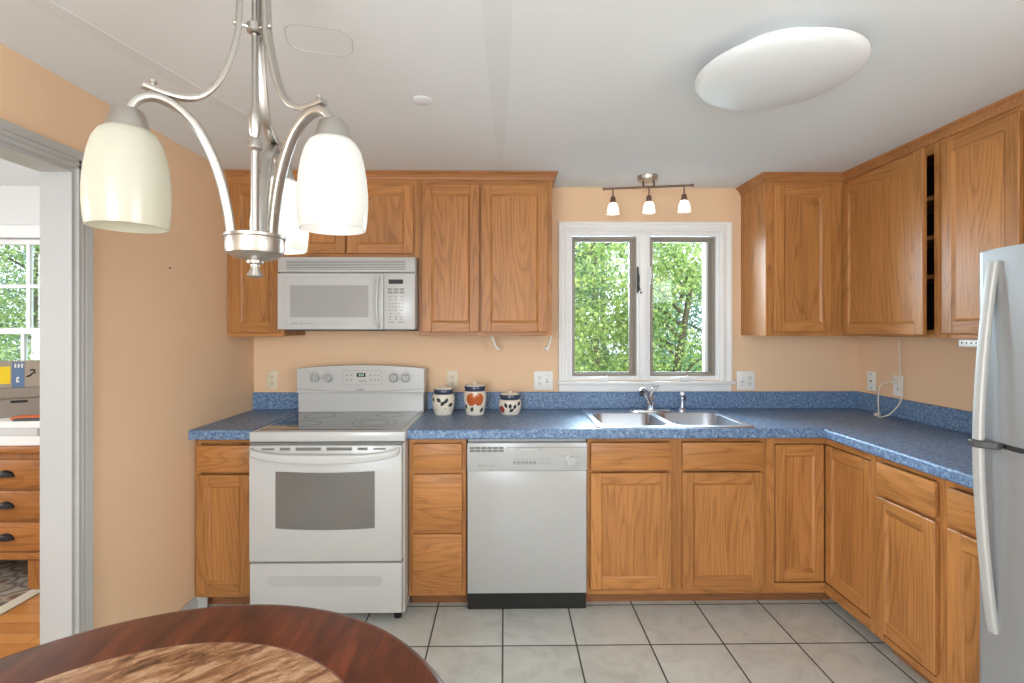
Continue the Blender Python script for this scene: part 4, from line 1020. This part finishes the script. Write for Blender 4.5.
tag(b.build('under_cabinet_bar', loc=(1.97, 2.075, 1.3655), rot=(0, 0, -math.pi / 2)), 'white bar with small buttons fixed under the cabinet near the refrigerator', 'bar')
ph = thing('paper_towel_holder', (.09, 3.06, 1.3655), 'pair of milky plastic holder arms under the large wall cabinet', 'holder')
for sx, tilt in ((-.165, .030), (.185, -.022)):
    b = MB(clearish); b.box(sx - .012, sx + .012, -.02, .02, -.005, -.0005, 0, .001); b.sweep(smooth_path([(sx, 0, -.004), (sx + tilt * .4, 0, -.04), (sx + tilt, 0, -.085)], 4), rrect(.011, .030, .003, 2), up=(0, 1, 0))
    b.lathe([(0, 0), (.014, .0), (.012, .016), (0, .018)], seg=14, M=Matrix.Translation((sx + tilt, 0, -.078)) @ Matrix.Rotation(R(90 if sx < 0 else -90), 4, 'Y')); b.build('holder_arm', ph)

# ------------------------------------------------------------------ room through the doorway
DXL, DXR, DYB, DYF, DZC = -4.6, XL - .106, 3.30, -1.6, 2.31
W2 = (-3.56, -2.58, .80, 1.985)
struct(grid_wall(denpaint, 'X', [DXL - .12, W2[0], W2[1], XL - .1102], [0, W2[2], W2[3], 2.5], DYB, DYB + .12, {(1, 1)}).build('wall_den_back'))
struct(grid_wall(denpaint, 'Y', [DYF, -.1, 1.6, DYB], [0, .85, 2.15, 2.5], DXL - .12, DXL, {(1, 1)}).build('wall_den_left'))
struct(MB(denpaint).box(DXL - .12, DXR, DYF - .12, DYF, 0, 2.5).build('wall_den_front'))
# plank floor
def plank_mat():
    t = NT('oak_strip_floor'); tc = t.n('ShaderNodeTexCoord')
    br = t.n('ShaderNodeTexBrick'); br.offset = .37; br.inputs['Scale'].default_value = 1.0; br.inputs['Brick Width'].default_value = .9; br.inputs['Row Height'].default_value = .083; br.inputs['Mortar Size'].default_value = .0016
    br.inputs['Color1'].default_value = srgb(214, 150, 84); br.inputs['Color2'].default_value = srgb(190, 124, 64); br.inputs['Mortar'].default_value = srgb(110, 66, 32)
    t.l(tc, 'Object', br, 'Vector'); mp = t.n('ShaderNodeMapping'); mp.inputs['Scale'].default_value = (3, 90, 1); t.l(tc, 'Object', mp, 0)
    ns = t.n('ShaderNodeTexNoise', i_Scale=1.0, i_Detail=4.0); t.l(mp, 0, ns, 'Vector')
    t.t.links.new(t.mix(t.math('MULTIPLY', ns.outputs[0], .45), br.outputs[0], srgb(150, 90, 42)), t.b.inputs['Base Color']); t.set(Roughness=.28); return t.m
struct(MB(plank_mat()).box(DXL, XL - .0526, DYF, DYB, -.06, 0).build('floor_den'))
struct(MB(ceilpaint).box(DXL, DXR, DYF, DYB, DZC, DZC + .1).build('ceiling_den'))
w2 = sroot('window_2')
b = MB(trimwhite); x0, x1, z0, z1 = W2
b.box(x0 - .08, x1 + .08, DYB - .02, DYB - .0005, z1 - .005, z1 + .075, 0, .003); b.box(x0 - .08, x0 + .005, DYB - .02, DYB - .0005, z0, z1 - .005, 0, .003); b.box(x1 - .005, x1 + .08, DYB - .02, DYB - .0005, z0, z1 - .005, 0, .003)
b.build('window_casing', w2)
MB(trimwhite).box(x0 - .1, x1 + .1, DYB - .045, DYB + .02, z0 - .025, z0, 0, .004).build('window_sill', w2)
zm = 1.385
for (a0, a1, yy, nz) in ((zm - .012, z1 - .004, .050, 2), (z0 + .003, zm + .020, .012, 2)):
    b = MB(vinylwhite); frame_ring(b, x0 + .002, x1 - .002, a0, a1, .038, .038, .038, .034, DYB + yy, DYB + yy + .034)
    so = b.build('sash', w2)
    mb = MB(vinylwhite)
    xi0, xi1, zi0, zi1 = x0 + .04, x1 - .04, a0 + .038, a1 - .034
    for k_ in (1, 2, 3): xm = xi0 + (xi1 - xi0) * k_ / 4; mb.box(xm - .011, xm + .011, DYB + yy + .004, DYB + yy + .030, zi0, zi1)
    zmid = (zi0 + zi1) / 2; mb.box(xi0, xi1, DYB + yy + .005, DYB + yy + .029, zmid - .011, zmid + .011); mb.build('muntin', so)
    MB(glass).box(xi0 - .003, xi1 + .003, DYB + yy + .015, DYB + yy + .018, zi0 - .003, zi1 + .003).build('pane', so)

ds = thing('dresser', (-3.02, 3.00, .0105), 'honey oak dresser with dark cup pulls below the side-room window', 'dresser')
hwD = .60
b = MB([honey_v, honey_h]); b.box(-hwD, hwD, -.225, .225, .165, .735, 0, .002); b.build('case', ds)
b = MB(honey_h); b.box(-hwD - .02, hwD + .02, -.255, .228, .7355, .775, 0, .008, 3); b.build('top', ds)
b = MB(honey_h); b.box(-hwD - .006, hwD + .006, -.235, -.2255, .168, .205, 0, .003); b.build('base_rail', ds)
for sx in (-hwD + .10, hwD - .10):
    for sy in (-.18, .18): MB(honey_v).box(sx - .035, sx + .035, sy - .035, sy + .035, 0, .1645, 0, .006).build('foot', ds)
for (a0, a1) in ((.552, .702), (.385, .538), (.216, .370)):
    b = MB(honey_h); b.box(-hwD + .035, hwD - .035, -.246, -.2255, a0, a1, 0, .008, 2); dr = b.build('drawer', ds)
    for px in (-.385, .385):
        zc = (a0 + a1) / 2 - .012; c_ = MB(black)
        n_, m_ = 14, 5; rows = []
        for i in range(m_ + 1):          # quarter shell, open below
            ph_ = (math.pi / 2) * i / m_
            rows.append([c_.bm.verts.new((px + .045 * math.cos(math.pi * q / n_) * math.cos(ph_ * .92), -.2465 - .026 * math.sin(ph_), zc + .034 * math.sin(math.pi * q / n_) * math.cos(ph_ * .55))) for q in range(n_ + 1)])
        for A_, B_ in zip(rows, rows[1:]):
            for q in range(n_): f = c_.bm.faces.new((A_[q], A_[q + 1], B_[q + 1], B_[q])); f.smooth = True
        c_.bm.faces.new(rows[-1])
        c_.build('cup_pull', dr)
DT_ = .7857
def lidbox(loc, w, d, h, rz): pass
def slabthing(name, loc, w, d, h, m, label, cat, rz=0, group=None):
    r = MB([m]); r.box(-w / 2, w / 2, -d / 2, d / 2, 0, h, 0, min(.002, h * .3)); o = r.build(name, loc=loc, rot=(0, 0, rz)); return tag(o, label, cat, group)
slabthing('paper_stack', (-2.72, 2.955, DT_), .56, .40, .052, paper, 'lowest white paper stack on the dresser edge', 'paper', .04)
slabthing('paper_stack', (-2.725, 2.965, DT_ + .0525), .52, .39, .040, papergrey, 'grey paper stack lying on the white paper stack', 'paper', -.05)
slabthing('paper_stack', (-2.74, 2.965, DT_ + .093), .53, .40, .034, paper, 'white papers directly beneath the storage bin', 'paper', .02)
PT = DT_ + .1275
slabthing('notebook', (-2.60, 2.865, PT), .15, .09, .014, orange, 'orange notebook in front of the storage bin', 'notebook', .25)
slabthing('tablet_case', (-2.54, 2.795, PT), .16, .035, .012, darkgrey, 'dark flat case in front of the orange notebook', 'case', .12)
BZ = R(28)
sb = thing('storage_bin', (-2.60, 2.965, PT), 'taupe storage bin with slot handle under the shipping box', 'bin', None, BZ)
b = MB([bingrey]); b.prism([(-.395, .006), (-.006, .006), (-.006, .205), (-.395, .205)], 0, .104, bev=.004); b.build('bin_body', sb)
MB(bingrey).box(-.40, 0, 0, .21, .1045, .162, 0, .005).build('lid', sb)
b = MB(black); b.prism([(x - .125, z + .086) for x, z in rrect(.075, .014, .006, 3)], -.0058, -.0050, M=FACE_Y); b.build('handle_slot', sb)
bx = thing('shipping_box', (-2.642, 2.963, PT + .1625), 'cardboard shipping box with blue tape and black curved arrow', 'box', None, BZ)
b = MB(cardboard); b.box(-.35, 0, 0, .19, 0, .143, 0, .002); b.build('carton', bx)
MB(tapeblue).box(-.121, -.068, -.0006, -.0001, .0005, .1425).build('tape', bx)
b = MB(paper); b.prism([(-.103, .030), (-.090, .031), (-.091, .040), (-.097, .040), (-.096, .048), (-.089, .054), (-.092, .062), (-.102, .058)], .0008, .0012, M=FACE_Y)
for k_ in range(3): b.box(-.110 + k_ * .014, -.102 + k_ * .014, -.0011, -.0007, .112, .134)
b.build('tape_marks', bx)
MB(yellowlabel).box(-.21, -.127, -.0007, -.0001, .024, .120).build('yellow_label', bx)
b = MB(blackink); arc = [(-.064 + .036 * t_, .062 + .026 * t_ - .010 * math.sin(math.pi * t_)) for t_ in np.linspace(0, 1, 10)]
b.sweep([(x, -.0008, z) for x, z in arc], lambda t_: [(-.0004, -.0016 - .0035 * math.sin(math.pi * t_)), (.0004, -.0016 - .0035 * math.sin(math.pi * t_)), (.0004, .0016 + .0035 * math.sin(math.pi * t_)), (-.0004, .0016 + .0035 * math.sin(math.pi * t_))])
b.prism([(-.046, .101), (-.023, .102), (-.021, .074), (-.027, .076), (-.029, .093), (-.045, .093)], .0004, .0010, M=FACE_Y)
b.build('arrow_mark', bx)
for k_ in range(4): slabthing('book', (-2.51 + .004 * (k_ % 2), 3.02, PT + k_ * .0215), .10, .15, .021, paper if k_ % 2 == 0 else papergrey, ['bottom white book in the small stack by the door jamb', 'grey book second from bottom beside the storage bin', 'white book third from bottom beside the storage bin', 'top grey book of the small stack by the door jamb'][k_], 'book', .1 - .06 * k_, 'books stacked on the dresser')
rg = thing('area_rug', (-3.26, 2.55, 0), 'worn patterned rug with cream border on the oak floor', 'rug')
MB(rugm).box(-.72, .72, -1.2, .60, .0005, .010, 0, .003).build('pile', rg)
b = MB(rugedge); b.box(.7205, .79, -1.27, .67, .0005, .009, 0, .003); b.box(-.79, -.7205, -1.27, .67, .0005, .009, 0, .003); b.box(-.72, .72, .6005, .67, .0005, .009, 0, .003); b.box(-.72, .72, -1.27, -1.2005, .0005, .009, 0, .003); b.build('border', rg)

# ------------------------------------------------------------------ outdoors
struct(MB(lawn).box(-30, 30, 3.6, 40, -.75, -.6).build('ground'))
rng = np.random.default_rng(3)
def leaf_mesh(name, m, centres, n, size, spread, parent):
    """thousands of folded leaves scattered in soft clumps; one object nobody could count"""
    cs = np.array(centres); idx = rng.integers(0, len(cs), n)
    d = rng.normal(size=(n, 3)); d /= np.linalg.norm(d, axis=1)[:, None]
    rad = cs[idx, 3] * rng.random(n) ** .45
    pos = cs[idx, :3] + d * rad[:, None] * np.array([1, 1, .8])
    a = rng.normal(size=(n, 3)) + np.array([0, -.2, -.5]); a /= np.linalg.norm(a, axis=1)[:, None]
    nb = rng.normal(size=(n, 3)) + np.array([0, -.8, .9]); u = np.cross(a, nb); u /= np.linalg.norm(u, axis=1)[:, None]; w = np.cross(u, a)
    s_ = size * (.6 + .8 * rng.random(n))[:, None]
    v = np.stack([pos, pos + a * s_ * .35 + u * s_ * .42 + w * s_ * .12, pos + a * s_, pos + a * s_ * .35 - u * s_ * .42 + w * s_ * .12], 1).reshape(-1, 3)
    b4 = np.arange(n) * 4
    faces = np.concatenate([np.stack([b4, b4 + 1, b4 + 2], 1), np.stack([b4, b4 + 2, b4 + 3], 1)])
    me = bpy.data.meshes.new(name); me.from_pydata(v.tolist(), [], faces.tolist()); me.materials.append(m)
    o = bpy.data.objects.new(name, me); col.objects.link(o); o.parent = parent; o['kind'] = 'stuff'; return o
def tree(loc, label, m, h, rad, n, size, z_lo=.8, cl=14):
    r = thing('tree', loc, label, 'tree', None)
    rr = random.Random(int(abs(loc[0] * 977 + loc[1] * 131)))
    b = MB(bark); tr = smooth_path([(0, 0, 0), (rr.uniform(-.1, .1), 0, h * .35), (rr.uniform(-.2, .2), rr.uniform(-.1, .1), h * .9)], 6)
    b.tube(tr, lambda t_: .085 * (1 - .8 * t_) + .01, seg=8); b.build('trunk', r)
    cs = []
    for k_ in range(cl):
        z = z_lo + (h - z_lo) * (k_ + .5) / cl; an = rr.uniform(0, 6.28); q = rad * rr.uniform(.2, .95) * math.sin(math.pi * min(.95, .15 + .8 * k_ / cl)) ** .5
        cs.append((q * math.cos(an), q * math.sin(an), z, rad * rr.uniform(.32, .55)))
        bb = MB(bark); bb.tube(smooth_path([(0, 0, z - .25), (q * .5 * math.cos(an), q * .5 * math.sin(an), z - .05), (q * math.cos(an), q * math.sin(an), z)], 4), lambda t_: .024 * (1 - .75 * t_), seg=6); bb.build('branch', r)
    leaf_mesh('foliage', m, cs, int(n * LN), size * LS, 1, r); return r
G = -.6
LS, LN = .33, 6.5
tree((.35, 5.6, G), 'broad yellow-green tree filling the left window sash', leaf_a, 4.4, 1.0, 2600, .13, .9)
tree((2.1, 6.1, G), 'bright green tree behind the right window sash, lower crown', leaf_a, 3.0, .95, 1900, .13, .8)
tree((1.35, 8.0, G), 'mid green tree standing behind the yellow-green tree', leaf_b, 5.2, 1.3, 3200, .12, .8)
tree((3.3, 8.2, G), 'blue-green tree seen through the top of the right sash', leaf_c, 5.6, 1.5, 3600, .12, 1.0)
tree((-.6, 9.0, G), 'blue-green shrub tree beyond the left edge of the kitchen window', leaf_c, 5.0, 1.5, 3000, .12, .5)
tree((5.3, 9.5, G), 'distant mid green tree beyond the right edge of the window', leaf_b, 5.5, 1.7, 3000, .13, .5)
tree((2.2, 11.0, G), 'tall far blue-green tree between the nearer trees', leaf_c, 6.5, 1.9, 3200, .14, .5)
tree((-4.9, 6.6, G), 'mid green tree outside the side-room window', leaf_b, 4.8, 1.3, 3200, .13, .7)
tree((-6.6, 7.4, G), 'yellow-green tree outside the side-room window, further away', leaf_a, 5.0, 1.5, 3200, .13, .7)
tree((-8.4, 9.6, G), 'far blue-green tree behind the side-room window trees', leaf_c, 5.6, 1.9, 3200, .14, .7)
